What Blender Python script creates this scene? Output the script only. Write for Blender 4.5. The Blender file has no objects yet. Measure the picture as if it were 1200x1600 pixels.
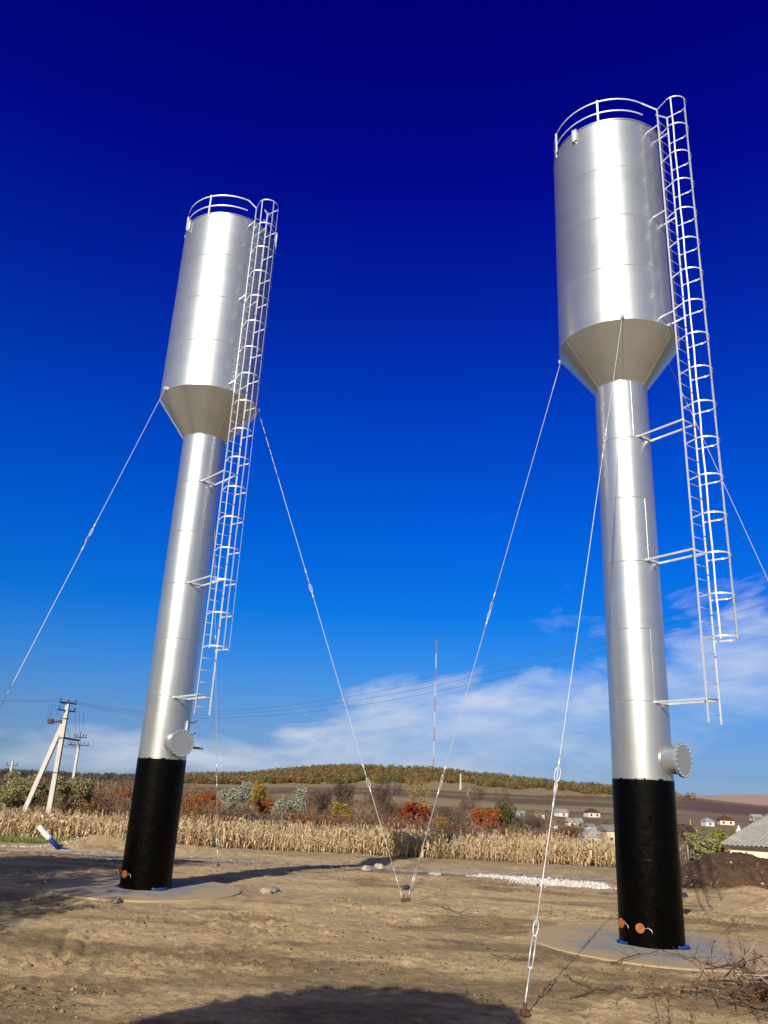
import bpy, math, random
import numpy as np
from mathutils import Vector, Matrix

rnd = random.Random(7)
NR = np.random.RandomState(5)
C = bpy.context.scene.collection
sc = bpy.context.scene
rad = math.radians

# ------------------------------------------------------------------ camera
CAM_H = 2.5
F_PX, PITCH, ROLL = 1252.0, rad(19.36), rad(2.864)      # focal length for a 1200x1600 picture
fwd = Vector((0, math.cos(PITCH), math.sin(PITCH)))
up0 = Vector((0, -math.sin(PITCH), math.cos(PITCH)))
rt0 = Vector((1, 0, 0))
rt = rt0 * math.cos(ROLL) + up0 * math.sin(ROLL)
up = rt0 * -math.sin(ROLL) + up0 * math.cos(ROLL)
cd = bpy.data.cameras.new('camera')
cam = bpy.data.objects.new('camera', cd)
C.objects.link(cam)
M = Matrix((rt, up, -fwd)).transposed().to_4x4()
M.translation = Vector((0, 0, CAM_H))
cam.matrix_world = M
cd.sensor_fit = 'VERTICAL'
cd.sensor_height = 24.0
cd.lens = F_PX / 1600.0 * 24.0
cd.clip_start = 0.1
cd.clip_end = 9000
sc.camera = cam

# ------------------------------------------------------------------ sun, sky, exposure
SUN_AZ, SUN_EL = 198.5, 27.0
sd = bpy.data.lights.new('sun', 'SUN')
sd.energy = 4.8
sd.angle = rad(0.5)
sd.color = (1.0, 0.93, 0.82)
sun = bpy.data.objects.new('sun', sd)
C.objects.link(sun)
toward = Vector((math.sin(rad(SUN_AZ)) * math.cos(rad(SUN_EL)), math.cos(rad(SUN_AZ)) * math.cos(rad(SUN_EL)), math.sin(rad(SUN_EL))))
sun.rotation_euler = toward.to_track_quat('Z', 'Y').to_euler()

w = bpy.data.worlds.new('World')
sc.world = w
w.use_nodes = True
nt = w.node_tree
nt.nodes.clear()


def N(t, kind, **kw):
    n = t.nodes.new(kind)
    for k, v in kw.items():
        setattr(n, k, v)
    return n


def math_node(t, op, a, b=None, c=None, clamp=False):
    n = t.nodes.new('ShaderNodeMath')
    n.operation = op
    n.use_clamp = clamp
    for i, v in enumerate((a, b, c)):
        if v is None:
            continue
        if isinstance(v, (int, float)):
            n.inputs[i].default_value = v
        else:
            t.links.new(v, n.inputs[i])
    return n.outputs[0]


def mixc(t, fac, a, b, blend='MIX'):
    n = t.nodes.new('ShaderNodeMix')
    n.data_type = 'RGBA'
    n.blend_type = blend
    for s, v in ((n.inputs[0], fac), (n.inputs[6], a), (n.inputs[7], b)):
        if isinstance(v, (int, float)):
            s.default_value = v
        elif isinstance(v, tuple):
            s.default_value = (*v, 1) if len(v) == 3 else v
        else:
            t.links.new(v, s)
    return n.outputs[2]


def ramp(t, src, stops, interp='LINEAR'):
    n = t.nodes.new('ShaderNodeValToRGB')
    n.color_ramp.interpolation = interp
    while len(n.color_ramp.elements) < len(stops):
        n.color_ramp.elements.new(0.5)
    for e, (p, c) in zip(n.color_ramp.elements, stops):
        e.position = p
        e.color = (*c, 1) if len(c) == 3 else c
    t.links.new(src, n.inputs[0])
    return n.outputs[0]


def s2l(c):
    return tuple((v / 255 / 12.92) if v / 255 <= 0.04045 else ((v / 255 + 0.055) / 1.055) ** 2.4 for v in c)


sky = N(nt, 'ShaderNodeTexSky', sky_type='NISHITA', sun_disc=False, sun_elevation=rad(SUN_EL), sun_rotation=rad(SUN_AZ))
SKY_S = 0.1
tc = N(nt, 'ShaderNodeTexCoord')
sep = N(nt, 'ShaderNodeSeparateXYZ')
nt.links.new(tc.outputs['Generated'], sep.inputs[0])
# deep polarised blue: tint of the Nishita sky by elevation
NISH = {0: (.457, .453, .338), 2: (.639, .701, .561), 4: (.586, .729, .695), 6: (.492, .665, .735), 9: (.388, .56, .707), 12: (.306, .463, .642),
        18: (.214, .336, .512), 25: (.153, .244, .397), 33: (.112, .181, .306), 41: (.087, .142, .245), 50: (.071, .116, .204), 90: (.063, .1, .176)}
WANT = {0: (140, 170, 202), 2: (126, 165, 212), 4: (108, 160, 220), 6: (86, 152, 226), 9: (50, 138, 230), 12: (14, 120, 228),
        18: (0, 94, 216), 25: (0, 66, 194), 33: (0, 36, 162), 41: (0, 10, 138), 50: (0, 0, 118), 90: (0, 0, 80)}
stops = []
for e in sorted(WANT):
    t_ = [v / 2 ** 0.45 for v in s2l(WANT[e])]
    stops.append((math.sin(rad(e)), tuple(max(a, 0.0004) / b for a, b in zip(t_, NISH[e]))))
tint = ramp(nt, sep.outputs[2], stops)
# towards the sun the sky keeps its ordinary paler colour
dotn = N(nt, 'ShaderNodeVectorMath', operation='DOT_PRODUCT')
nt.links.new(tc.outputs['Generated'], dotn.inputs[0])
dotn.inputs[1].default_value = toward
sunside = math_node(nt, 'POWER', math_node(nt, 'MAXIMUM', dotn.outputs['Value'], 0.0), 1.2)
tint = mixc(nt, sunside, tint, (0.8, 0.8, 0.8))
skyc = mixc(nt, 1.0, sky.outputs[0], tint, 'MULTIPLY')
# thin cloud bank low over the horizon
azi = math_node(nt, 'ARCTAN2', sep.outputs[0], sep.outputs[1])
comb = N(nt, 'ShaderNodeCombineXYZ')
nt.links.new(azi, comb.inputs[0])
tilt = math_node(nt, 'MULTIPLY_ADD', math_node(nt, 'SINE', azi), -0.10, sep.outputs[2])
nt.links.new(math_node(nt, 'MULTIPLY', tilt, 3.0), comb.inputs[1])


def noise(t, vec, scale, detail=5, rough=0.55, dist=0.0):
    n = N(t, 'ShaderNodeTexNoise')
    n.inputs['Scale'].default_value = scale
    n.inputs['Detail'].default_value = detail
    n.inputs['Roughness'].default_value = rough
    n.inputs['Distortion'].default_value = dist
    if vec is not None:
        t.links.new(vec, n.inputs['Vector'])
    return n.outputs[0]


big = noise(nt, comb.outputs[0], 3.6, 6, 0.55, 0.6)
fine = noise(nt, comb.outputs[0], 11.0, 7, 0.62, 0.3)
edge = math_node(nt, 'MULTIPLY_ADD', math_node(nt, 'SINE', azi), 0.26, 0.118)
edge = math_node(nt, 'MULTIPLY_ADD', math_node(nt, 'SUBTRACT', big, 0.5), 0.30, edge)
below = math_node(nt, 'MULTIPLY', math_node(nt, 'SUBTRACT', edge, sep.outputs[2]), 28.0, clamp=True)
low = math_node(nt, 'MULTIPLY_ADD', math_node(nt, 'SUBTRACT', edge, sep.outputs[2]), -7.0, 1.12, clamp=True)
body = math_node(nt, 'MULTIPLY_ADD', math_node(nt, 'SUBTRACT', fine, 0.45), 2.0, 0.60, clamp=True)
cl = math_node(nt, 'MULTIPLY', math_node(nt, 'MULTIPLY', below, low), body)
wisp = math_node(nt, 'MULTIPLY', math_node(nt, 'MULTIPLY_ADD', math_node(nt, 'SUBTRACT', noise(nt, comb.outputs[0], 6.0, 6, 0.6, 0.4), 0.60), 4.0, 0.0, clamp=True),
                 math_node(nt, 'MULTIPLY_ADD', sep.outputs[2], -7.0, 2.4, clamp=True))
cl = math_node(nt, 'MAXIMUM', math_node(nt, 'MULTIPLY', cl, 0.9), math_node(nt, 'MULTIPLY', math_node(nt, 'MULTIPLY', wisp, math_node(nt, 'MULTIPLY', sep.outputs[0], 3.0, clamp=True)), 0.5))
cl = math_node(nt, 'MULTIPLY', cl, math_node(nt, 'MULTIPLY', sep.outputs[2], 40.0, clamp=True))
cloudc = tuple(v / SKY_S / 2 ** 0.45 for v in s2l((216, 222, 236)))
skyc = mixc(nt, cl, skyc, cloudc)
bg = N(nt, 'ShaderNodeBackground')
bg.inputs[1].default_value = SKY_S
nt.links.new(skyc, bg.inputs[0])
wo = N(nt, 'ShaderNodeOutputWorld')
nt.links.new(bg.outputs[0], wo.inputs[0])

sc.view_settings.view_transform = 'Standard'
sc.view_settings.look = 'None'
sc.view_settings.exposure = 0.45
sc.view_settings.gamma = 1.0
sc.view_settings.use_curve_mapping = False
sc.render.engine = 'CYCLES'
sc.cycles.max_bounces = 5

# ------------------------------------------------------------------ helpers


def ray(px, py):
    a = (px - 600) / F_PX
    b = -(py - 800) / F_PX
    d = rt * a + up * b + fwd
    return d


def at_dist(px, py, D):
    "point seen at a photo pixel, D metres away along the ground"
    d = ray(px, py)
    t = D / math.hypot(d.x, d.y)
    return Vector((0, 0, CAM_H)) + d * t


def on_ground(px, py, z=0.0):
    d = ray(px, py)
    t = (z - CAM_H) / d.z
    return Vector((0, 0, CAM_H)) + d * t


def tag(o, label=None, cat=None, group=None, kind=None):
    if label:
        o['label'] = label
    if cat:
        o['category'] = cat
    if group:
        o['group'] = group
    if kind:
        o['kind'] = kind
    return o


def empty(name, loc, label, cat, group=None):
    o = bpy.data.objects.new(name, None)
    o.empty_display_size = 0.2
    C.objects.link(o)
    o.location = loc
    return tag(o, label, cat, group)


class MB:
    def __init__(s):
        s.v = []
        s.f = []
        s.sm = []

    def add(s, vs, fs, smooth=False):
        b = len(s.v)
        s.v.extend([tuple(p) for p in vs])
        for f in fs:
            s.f.append(tuple(i + b for i in f))
            s.sm.append(smooth)
        return s

    def box(s, c, size, rot=None):
        hx, hy, hz = size[0] / 2, size[1] / 2, size[2] / 2
        vs = [Vector((x, y, z)) for x in (-hx, hx) for y in (-hy, hy) for z in (-hz, hz)]
        if rot is not None:
            vs = [rot @ p for p in vs]
        c = Vector(c)
        return s.add([p + c for p in vs], [(0, 1, 3, 2), (4, 6, 7, 5), (0, 4, 5, 1), (2, 3, 7, 6), (0, 2, 6, 4), (1, 5, 7, 3)])

    def bar(s, a, b, w_, h_, side=None):
        "rectangular bar from a to b; w_ along side, h_ across"
        a = Vector(a)
        b = Vector(b)
        d = (b - a).normalized()
        if side is None:
            side = Vector((0, 0, 1)) if abs(d.z) < 0.9 else Vector((1, 0, 0))
        u = (Vector(side) - d * d.dot(Vector(side))).normalized()
        v = d.cross(u)
        vs = []
        for p in (a, b):
            for i, j in ((-1, -1), (1, -1), (1, 1), (-1, 1)):
                vs.append(p + u * i * w_ / 2 + v * j * h_ / 2)
        return s.add(vs, [(0, 3, 2, 1), (4, 5, 6, 7), (0, 1, 5, 4), (1, 2, 6, 5), (2, 3, 7, 6), (3, 0, 4, 7)])

    def tube(s, pts, r, n=6, cap=True, closed=False):
        pts = [Vector(p) for p in pts]
        m = len(pts)
        rs = r if isinstance(r, (list, tuple)) else [r] * m
        vs = []
        ref = Vector((0.31, 0.17, 0.93)).normalized()
        d = (pts[1] - pts[0]).normalized()
        if abs(d.dot(ref)) > 0.95:
            ref = Vector((1, 0, 0))
        u = d.cross(ref).normalized()
        for i, p in enumerate(pts):
            if closed:
                d = (pts[(i + 1) % m] - pts[i - 1]).normalized()
            else:
                d = (pts[min(i + 1, m - 1)] - pts[max(i - 1, 0)])
                d = d.normalized() if d.length > 1e-9 else Vector((0, 0, 1))
            u = (u - d * u.dot(d))
            u = u.normalized() if u.length > 1e-6 else d.orthogonal().normalized()
            v = d.cross(u)
            for k in range(n):
                t = 2 * math.pi * k / n
                vs.append(p + (u * math.cos(t) + v * math.sin(t)) * rs[i])
        fs = []
        for i in range(m if closed else m - 1):
            j = (i + 1) % m
            for k in range(n):
                l = (k + 1) % n
                fs.append((i * n + k, i * n + l, j * n + l, j * n + k))
        s.add(vs, fs, n > 4)
        if cap and not closed:
            b = len(s.v) - len(vs)
            s.f.append(tuple(b + k for k in reversed(range(n))))
            s.sm.append(False)
            s.f.append(tuple(b + (m - 1) * n + k for k in range(n)))
            s.sm.append(False)
        return s

    def strip(s, pts, side, w_, th=0.006, closed=False):
        "flat bar swept along pts; wide along side"
        pts = [Vector(p) for p in pts]
        m = len(pts)
        side = Vector(side)
        vs = []
        for i, p in enumerate(pts):
            if closed:
                d = (pts[(i + 1) % m] - pts[i - 1]).normalized()
            else:
                d = (pts[min(i + 1, m - 1)] - pts[max(i - 1, 0)]).normalized()
            v = d.cross(side).normalized()
            for a, b in ((-1, -1), (1, -1), (1, 1), (-1, 1)):
                vs.append(p + side * a * w_ / 2 + v * b * th / 2)
        fs = []
        for i in range(m if closed else m - 1):
            j = (i + 1) % m
            for k in range(4):
                l = (k + 1) % 4
                fs.append((i * 4 + k, i * 4 + l, j * 4 + l, j * 4 + k))
        if not closed:
            fs += [(3, 2, 1, 0), tuple((m - 1) * 4 + k for k in range(4))]
        return s.add(vs, fs)

    def lathe(s, prof, n=48, c=(0, 0, 0), a0=0, a1=2 * math.pi, smooth=True, axis=None, hard=()):
        "prof: list of (r, z); hard edges by splitting where listed"
        c = Vector(c)
        full = abs(a1 - a0 - 2 * math.pi) < 1e-6
        m = n if full else n + 1
        segs = []
        cur = [prof[0]]
        for i in range(1, len(prof)):
            cur.append(prof[i])
            if i in hard:
                segs.append(cur)
                cur = [prof[i]]
        segs.append(cur)
        R = axis if axis is not None else Matrix.Identity(3)
        for sg in segs:
            if len(sg) < 2:
                continue
            vs = []
            for r, z in sg:
                for k in range(m):
                    t = a0 + (a1 - a0) * k / n
                    vs.append(R @ Vector((r * math.cos(t), r * math.sin(t), z)) + c)
            fs = []
            for i in range(len(sg) - 1):
                for k in range(n):
                    l = (k + 1) % m
                    fs.append((i * m + k, i * m + l, (i + 1) * m + l, (i + 1) * m + k))
            s.add(vs, fs, smooth)
        return s

    def mesh(s, name, mat):
        me = bpy.data.meshes.new(name)
        me.from_pydata(s.v, [], s.f)
        me.polygons.foreach_set('use_smooth', s.sm)
        if mat:
            me.materials.append(mat)
        me.update()
        return me

    def obj(s, name, mat, parent=None):
        return link(name, s.mesh(name, mat), parent)


def link(name, me, parent=None):
    o = bpy.data.objects.new(name, me)
    C.objects.link(o)
    if parent is not None:
        o.parent = parent
    return o


def np_mesh(name, v, f, mat, col=None, smooth=False):
    "v (n,3) array, f (m,k) int array of equal-size faces, col (n,3) point colours"
    me = bpy.data.meshes.new(name)
    v = np.asarray(v, np.float32)
    f = np.asarray(f, np.int32)
    k = f.shape[1]
    me.vertices.add(len(v))
    me.vertices.foreach_set('co', v.ravel())
    me.loops.add(f.size)
    me.loops.foreach_set('vertex_index', f.ravel())
    me.polygons.add(len(f))
    me.polygons.foreach_set('loop_start', np.arange(0, f.size, k, dtype=np.int32))
    me.polygons.foreach_set('loop_total', np.full(len(f), k, dtype=np.int32))
    if smooth:
        me.polygons.foreach_set('use_smooth', np.ones(len(f), bool))
    if col is not None:
        a = me.color_attributes.new('Col', 'FLOAT_COLOR', 'POINT')
        cc = np.ones((len(v), 4), np.float32)
        cc[:, :3] = col
        a.data.foreach_set('color', cc.ravel())
    if mat:
        me.materials.append(mat)
    me.update(calc_edges=True)
    me.validate()
    return me


def kids(o):
    return [c for c in bpy.data.objects if c.parent == o]


def copy_tree(o, loc=None, parent=None):
    c = o.copy()
    C.objects.link(c)
    c.parent = parent
    if loc is not None:
        c.location = loc
    for ch in kids(o):
        copy_tree(ch, None, c)
    return c


# numpy noise
def vnoise(x, y, seed=0):
    xi = np.floor(x).astype(np.int64)
    yi = np.floor(y).astype(np.int64)
    fx = x - xi
    fy = y - yi
    fx = fx * fx * (3 - 2 * fx)
    fy = fy * fy * (3 - 2 * fy)

    def h(a, b):
        n = (a * 374761393 + b * 668265263 + seed * 974711) & 0xffffffff
        n = ((n ^ (n >> 13)) * 1274126177) & 0xffffffff
        n = n ^ (n >> 16)
        return (n & 0xffff) / 65535.0
    a = h(xi, yi)
    b = h(xi + 1, yi)
    c = h(xi, yi + 1)
    d = h(xi + 1, yi + 1)
    return (a * (1 - fx) + b * fx) * (1 - fy) + (c * (1 - fx) + d * fx) * fy


def fbm(x, y, oct_=4, seed=0, gain=0.5):
    s_ = 0
    a = 1
    t = 0
    for i in range(oct_):
        s_ = s_ + a * vnoise(x * 2 ** i + 17.3 * i, y * 2 ** i - 9.1 * i, seed + i)
        t += a
        a *= gain
    return s_ / t


def sstep(a, b, x):
    t = np.clip((x - a) / (b - a), 0, 1)
    return t * t * (3 - 2 * t)


# ------------------------------------------------------------------ materials
def mat(name, col, rough=0.7, metal=0.0, var=0.0, vscale=6.0, bump=0.0, bscale=30.0, spec=0.3, stretch=None, rvar=0.0):
    m = bpy.data.materials.new(name)
    m.use_nodes = True
    t = m.node_tree
    b = t.nodes['Principled BSDF']
    b.inputs['Base Color'].default_value = (*col, 1)
    b.inputs['Roughness'].default_value = rough
    b.inputs['Metallic'].default_value = metal
    b.inputs['Specular IOR Level'].default_value = spec
    tcn = N(t, 'ShaderNodeTexCoord')
    vec = tcn.outputs['Object']
    if stretch:
        mp = N(t, 'ShaderNodeMapping')
        mp.inputs['Scale'].default_value = stretch
        t.links.new(vec, mp.inputs[0])
        vec = mp.outputs[0]
    if var > 0:
        n = noise(t, vec, vscale, 6, 0.6)
        lo = tuple(c * (1 - var) for c in col)
        hi = tuple(min(1, c * (1 + var)) for c in col)
        t.links.new(ramp(t, n, [(0.3, lo), (0.7, hi)]), b.inputs['Base Color'])
    if rvar > 0:
        n = noise(t, vec, vscale * 1.7, 6, 0.65)
        t.links.new(math_node(t, 'MULTIPLY_ADD', math_node(t, 'SUBTRACT', n, 0.5), rvar, rough), b.inputs['Roughness'])
    if bump > 0:
        bn = N(t, 'ShaderNodeBump')
        bn.inputs['Strength'].default_value = bump
        bn.inputs['Distance'].default_value = 0.02
        t.links.new(noise(t, vec, bscale, 6, 0.65), bn.inputs['Height'])
        t.links.new(bn.outputs[0], b.inputs['Normal'])
    return m


def leaf_mat(name, cols, transl=0.25, rough=0.8, use_col=False):
    m = bpy.data.materials.new(name)
    m.use_nodes = True
    t = m.node_tree
    b = t.nodes['Principled BSDF']
    b.inputs['Roughness'].default_value = rough
    b.inputs['Specular IOR Level'].default_value = 0.2
    g = N(t, 'ShaderNodeNewGeometry')
    n = len(cols)
    c = ramp(t, g.outputs['Random Per Island'], [(i / max(1, n - 1), cc) for i, cc in enumerate(cols)])
    if use_col:
        at = N(t, 'ShaderNodeAttribute', attribute_name='Col')
        c = mixc(t, 1.0, c, at.outputs[0], 'MULTIPLY')
    t.links.new(c, b.inputs['Base Color'])
    if transl > 0:
        tr = N(t, 'ShaderNodeBsdfTranslucent')
        t.links.new(c, tr.inputs[0])
        mx = N(t, 'ShaderNodeMixShader')
        mx.inputs[0].default_value = transl
        t.links.new(b.outputs[0], mx.inputs[1])
        t.links.new(tr.outputs[0], mx.inputs[2])
        t.links.new(mx.outputs[0], t.nodes['Material Output'].inputs[0])
    return m


def silver_material():
    m = bpy.data.materials.new('aluminium_paint')
    m.use_nodes = True
    t = m.node_tree
    b = t.nodes['Principled BSDF']
    tcn = N(t, 'ShaderNodeTexCoord')
    mp = N(t, 'ShaderNodeMapping')
    mp.inputs['Scale'].default_value = (1, 1, 1.8)
    t.links.new(tcn.outputs['Object'], mp.inputs[0])
    n1 = noise(t, mp.outputs[0], 1.3, 7, 0.62)
    n2 = noise(t, mp.outputs[0], 16, 4, 0.7)
    col = ramp(t, n1, [(0.25, (0.455, 0.472, 0.455)), (0.75, (0.525, 0.537, 0.52))])
    oi = N(t, 'ShaderNodeObjectInfo')
    tone = math_node(t, 'MULTIPLY_ADD', oi.outputs['Random'], 0.07, 0.965)
    cbn = N(t, 'ShaderNodeCombineXYZ')
    for i in range(3):
        t.links.new(tone, cbn.inputs[i])
    col = mixc(t, 1.0, col, cbn.outputs[0], 'MULTIPLY')
    t.links.new(col, b.inputs['Base Color'])
    b.inputs['Metallic'].default_value = 0.80
    r = math_node(t, 'MULTIPLY_ADD', n1, 0.05, 0.285)
    r = math_node(t, 'MULTIPLY_ADD', n2, 0.03, r)
    t.links.new(r, b.inputs['Roughness'])
    bn = N(t, 'ShaderNodeBump')
    bn.inputs['Strength'].default_value = 0.12
    bn.inputs['Distance'].default_value = 0.006
    dent = noise(t, tcn.outputs['Object'], 1.6, 2, 0.5)
    t.links.new(math_node(t, 'MULTIPLY_ADD', dent, 3.0, n2), bn.inputs['Height'])
    t.links.new(bn.outputs[0], b.inputs['Normal'])
    return m


def bitumen_material():
    m = bpy.data.materials.new('bitumen_coating')
    m.use_nodes = True
    t = m.node_tree
    b = t.nodes['Principled BSDF']
    tcn = N(t, 'ShaderNodeTexCoord')
    mp = N(t, 'ShaderNodeMapping')
    mp.inputs['Scale'].default_value = (1, 1, 0.45)
    t.links.new(tcn.outputs['Object'], mp.inputs[0])
    n1 = noise(t, mp.outputs[0], 9, 7, 0.72)
    b.inputs['Base Color'].default_value = (0, 0, 0, 1)
    t.links.new(math_node(t, 'MULTIPLY_ADD', n1, 0.2, 0.3), b.inputs['Roughness'])
    b.inputs['Specular IOR Level'].default_value = 0.0
    b.inputs['Coat Weight'].default_value = 0.34
    b.inputs['Coat Roughness'].default_value = 0.20
    b.inputs['Coat IOR'].default_value = 1.45
    bn = N(t, 'ShaderNodeBump')
    bn.inputs['Strength'].default_value = 0.6
    bn.inputs['Distance'].default_value = 0.022
    t.links.new(noise(t, mp.outputs[0], 9, 7, 0.62), bn.inputs['Height'])
    t.links.new(bn.outputs[0], b.inputs['Normal'])
    t.links.new(bn.outputs[0], b.inputs['Coat Normal'])
    return m


M_SILVER = silver_material()
M_BLACK = bitumen_material()
M_RAIL = mat('silver_bar_paint', (0.50, 0.53, 0.56), 0.42, 0.35, 0.10, 9)
M_CABLE = mat('galvanised_cable', (0.50, 0.52, 0.54), 0.4, 0.3)
M_GALV = mat('galvanised_fitting', (0.6, 0.61, 0.62), 0.4, 0.5, 0.15, 20)
M_CONC = mat('slab_concrete', (0.33, 0.275, 0.195), 0.9, 0, 0.45, 1.3, 0.6, 30)


def slab_material():
    m = mat('slab_concrete', (0.33, 0.30, 0.24), 0.95, 0, 0, 1, 0.6, 30, 0.1)
    t = m.node_tree
    b = t.nodes['Principled BSDF']
    tcn = N(t, 'ShaderNodeTexCoord')
    v = tcn.outputs['Object']
    ln = N(t, 'ShaderNodeVectorMath', operation='LENGTH')
    t.links.new(v, ln.inputs[0])
    n1 = noise(t, v, 1.1, 8, 0.62, 0.8)
    n2 = noise(t, v, 6.0, 8, 0.7)
    c = ramp(t, n2, [(0.3, (0.17, 0.165, 0.15)), (0.7, (0.29, 0.28, 0.25))])
    k = math_node(t, 'MULTIPLY_ADD', ln.outputs['Value'], 0.20, -0.70)
    k = math_node(t, 'MULTIPLY', math_node(t, 'ADD', n1, k), 6.0, clamp=True)
    c = mixc(t, math_node(t, 'MULTIPLY', k, 0.75), c, (0.38, 0.27, 0.14))
    t.links.new(c, b.inputs['Base Color'])
    return m


M_CONC = slab_material()
M_RUST = mat('rusty_steel', (0.09, 0.045, 0.028), 0.85, 0, 0.4, 25, 0.5, 60)
M_ORANGE = mat('orange_pipe_cap', (0.27, 0.085, 0.018), 0.75, 0, 0.6, 26, 0.3, 50)
M_BLUEP = mat('blue_plastic', (0.006, 0.03, 0.17), 0.5)
M_WHITEC = mat('white_cloth', (0.75, 0.76, 0.78), 0.85, 0, 0.1, 14, 0.6, 20)
M_POLE = mat('pole_concrete', (0.42, 0.40, 0.35), 0.9, 0, 0.12, 3, 0.2, 30)
M_DARK = mat('dark_ironwork', (0.03, 0.033, 0.04), 0.6)
M_WIRE = mat('weathered_wire', (0.05, 0.055, 0.07), 0.6)

# ------------------------------------------------------------------ terrain
PX = [-400, 0, 150, 250, 330, 420, 485, 560, 700, 870, 960, 1090, 1150, 1200, 1500]
RP = [2, -1, 0, 4, 8, 14, 24, 32, 34, 24, 20, 16, 12, 10, 6]          # ridge ground above the horizon, photo pixels at 900 m
FP = [0, -3, -2, 0, 0, 2, 3, 5, 5, 5, 8, 18, 22, 24, 24]             # far ground at 2200 m
AZ_T = [math.atan((p - 600) / F_PX * 0.975) for p in PX]
AZV = [-0.6, -0.4, -0.25, 0.0, 0.15, 0.27, 0.5]
ZV = [-2.0, -2.2, -3.0, -6.0, -9.0, -11.0, -11.0]


def ground(x, y, rough=False):
    x = np.asarray(x, float)
    y = np.asarray(y, float)
    d = np.hypot(x, y)
    az = np.arctan2(x, y)
    front = np.abs(az) < 1.2
    a = np.clip(az, -1.2, 1.2)
    rp = np.interp(a, AZ_T, RP)
    fp = np.interp(a, AZ_T, FP)
    zv = np.interp(a, AZV, ZV)
    z900 = CAM_H + rp / F_PX * 900
    z750 = CAM_H + (rp * 0.42 - 2) / F_PX * 750
    z500 = zv * 0.35 + z750 * 0.3
    z2200 = CAM_H + fp / F_PX * 2200
    near = -0.6 * sstep(27, 44, y)
    zs = [near, near - 0.1, zv * 0.4, zv, z500, z750, z900, z900 - 8, z2200, z2200]
    ds = [0, 62, 120, 240, 500, 750, 900, 1100, 2200, 9000]
    z = near.copy() if hasattr(near, 'copy') else near
    for i in range(1, len(ds)):
        t = np.clip((d - ds[i - 1]) / (ds[i] - ds[i - 1]), 0, 1)
        z = np.where(d > ds[i - 1], zs[i - 1] * (1 - t) + zs[i] * t, z)
    z = np.where(front, z, near)
    # bank in front of the maize
    z = z + 0.22 * sstep(38.5, 40.5, y) * (1 - sstep(46, 50, y)) * (d < 80)
    # mounds of spoil left and right of the road
    z = z + 0.55 * np.exp(-((x + 12.2) / 1.7) ** 2 - ((y - 39.3) / 0.9) ** 2)
    z = z + 0.30 * np.exp(-((x + 8.5) / 2.5) ** 2 - ((y - 39.8) / 0.8) ** 2)
    z = z + 0.30 * np.exp(-((x - 13.5) / 3.5) ** 2 - ((y - 27.6) / 1.2) ** 2) * (0.6 + 0.8 * fbm(x * 0.9, y * 0.9, 3, 31))
    z = z + 0.75 * np.exp(-((x - 12.2) / 1.0) ** 2 - ((y - 24.4) / 0.8) ** 2)
    if rough:
        amp = 1 - sstep(60, 140, d)
        z = z + amp * (0.10 * (fbm(x * 0.35, y * 0.35, 3, 3) - 0.5) + 0.07 * (fbm(x * 1.3, y * 1.3, 4, 11) - 0.5))
        clod = fbm(x * 5.5, y * 8.0, 4, 23, 0.6)
        patch = sstep(0.5, 0.7, fbm(x * 0.45, y * 0.45, 3, 57))
        z = z + amp * (0.08 + 0.20 * patch) * np.maximum(clod - 0.50, 0)
        z = z + amp * 0.034 * (fbm(x * 9, y * 11, 4, 71, 0.6) - 0.5)
        z = z - amp * 0.05 * patch * sstep(0.60, 0.72, fbm(x * 3.1, y * 6.0, 4, 83, 0.6))
        for (x0, y0, x1, y1) in RUTS:
            L = math.hypot(x1 - x0, y1 - y0)
            ux, uy = (x1 - x0) / L, (y1 - y0) / L
            al = (x - x0) * ux + (y - y0) * uy
            ac = -(x - x0) * uy + (y - y0) * ux + 0.15 * np.sin(al * 1.3)
            m_ = sstep(-0.4, 0.4, al) * (1 - sstep(L - 0.4, L + 0.4, al))
            z = z + m_ * (-0.035 * np.exp(-(ac / 0.05) ** 2) + 0.008 * np.exp(-((np.abs(ac) - 0.19) / 0.07) ** 2))
    # level pads under the concrete slabs
    for cx, cy, zz in ((5.63, 17.4, -0.03), (-5.42, 21.8, 0.02)):
        r = np.hypot(x - cx, y - cy)
        k = 1 - sstep(2.2, 3.0, r)
        z = z * (1 - k) + zz * k
    return z


RUTS = []
for a, b in (((148, 1432), (40, 1512)), ((182, 1438), (85, 1512))):
    p, q = on_ground(*a), on_ground(*b)
    RUTS.append((p.x, p.y, q.x, q.y))


def gz(x, y):
    return float(ground(np.array([x]), np.array([y]), True)[0])


azs = np.concatenate([np.arange(-180, -32, 4.0), np.arange(-32, 32.01, 0.16), np.arange(36, 180, 4.0)])
azs = np.radians(azs)
dl = [0.6, 2, 4, 6, 8]
d_ = 9.0
while d_ < 8500:
    d_ *= 1.0048 if d_ < 30 else 1.0085 if d_ < 60 else (1.018 if d_ < 1200 else 1.08)
    dl.append(d_)
ds_ = np.array(dl)
A, Dd = np.meshgrid(azs, ds_)
GX = (Dd * np.sin(A)).ravel()
GY = (Dd * np.cos(A)).ravel()
GZ = ground(GX, GY, True)
na, nd = len(azs), len(ds_)
idx = np.arange(na * nd).reshape(nd, na)
q = np.stack([idx[:-1, :], np.roll(idx, -1, 1)[:-1, :], np.roll(idx, -1, 1)[1:, :], idx[1:, :]], -1).reshape(-1, 4)
# close the middle with one more vertex
gv = np.stack([GX, GY, GZ], -1)


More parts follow.
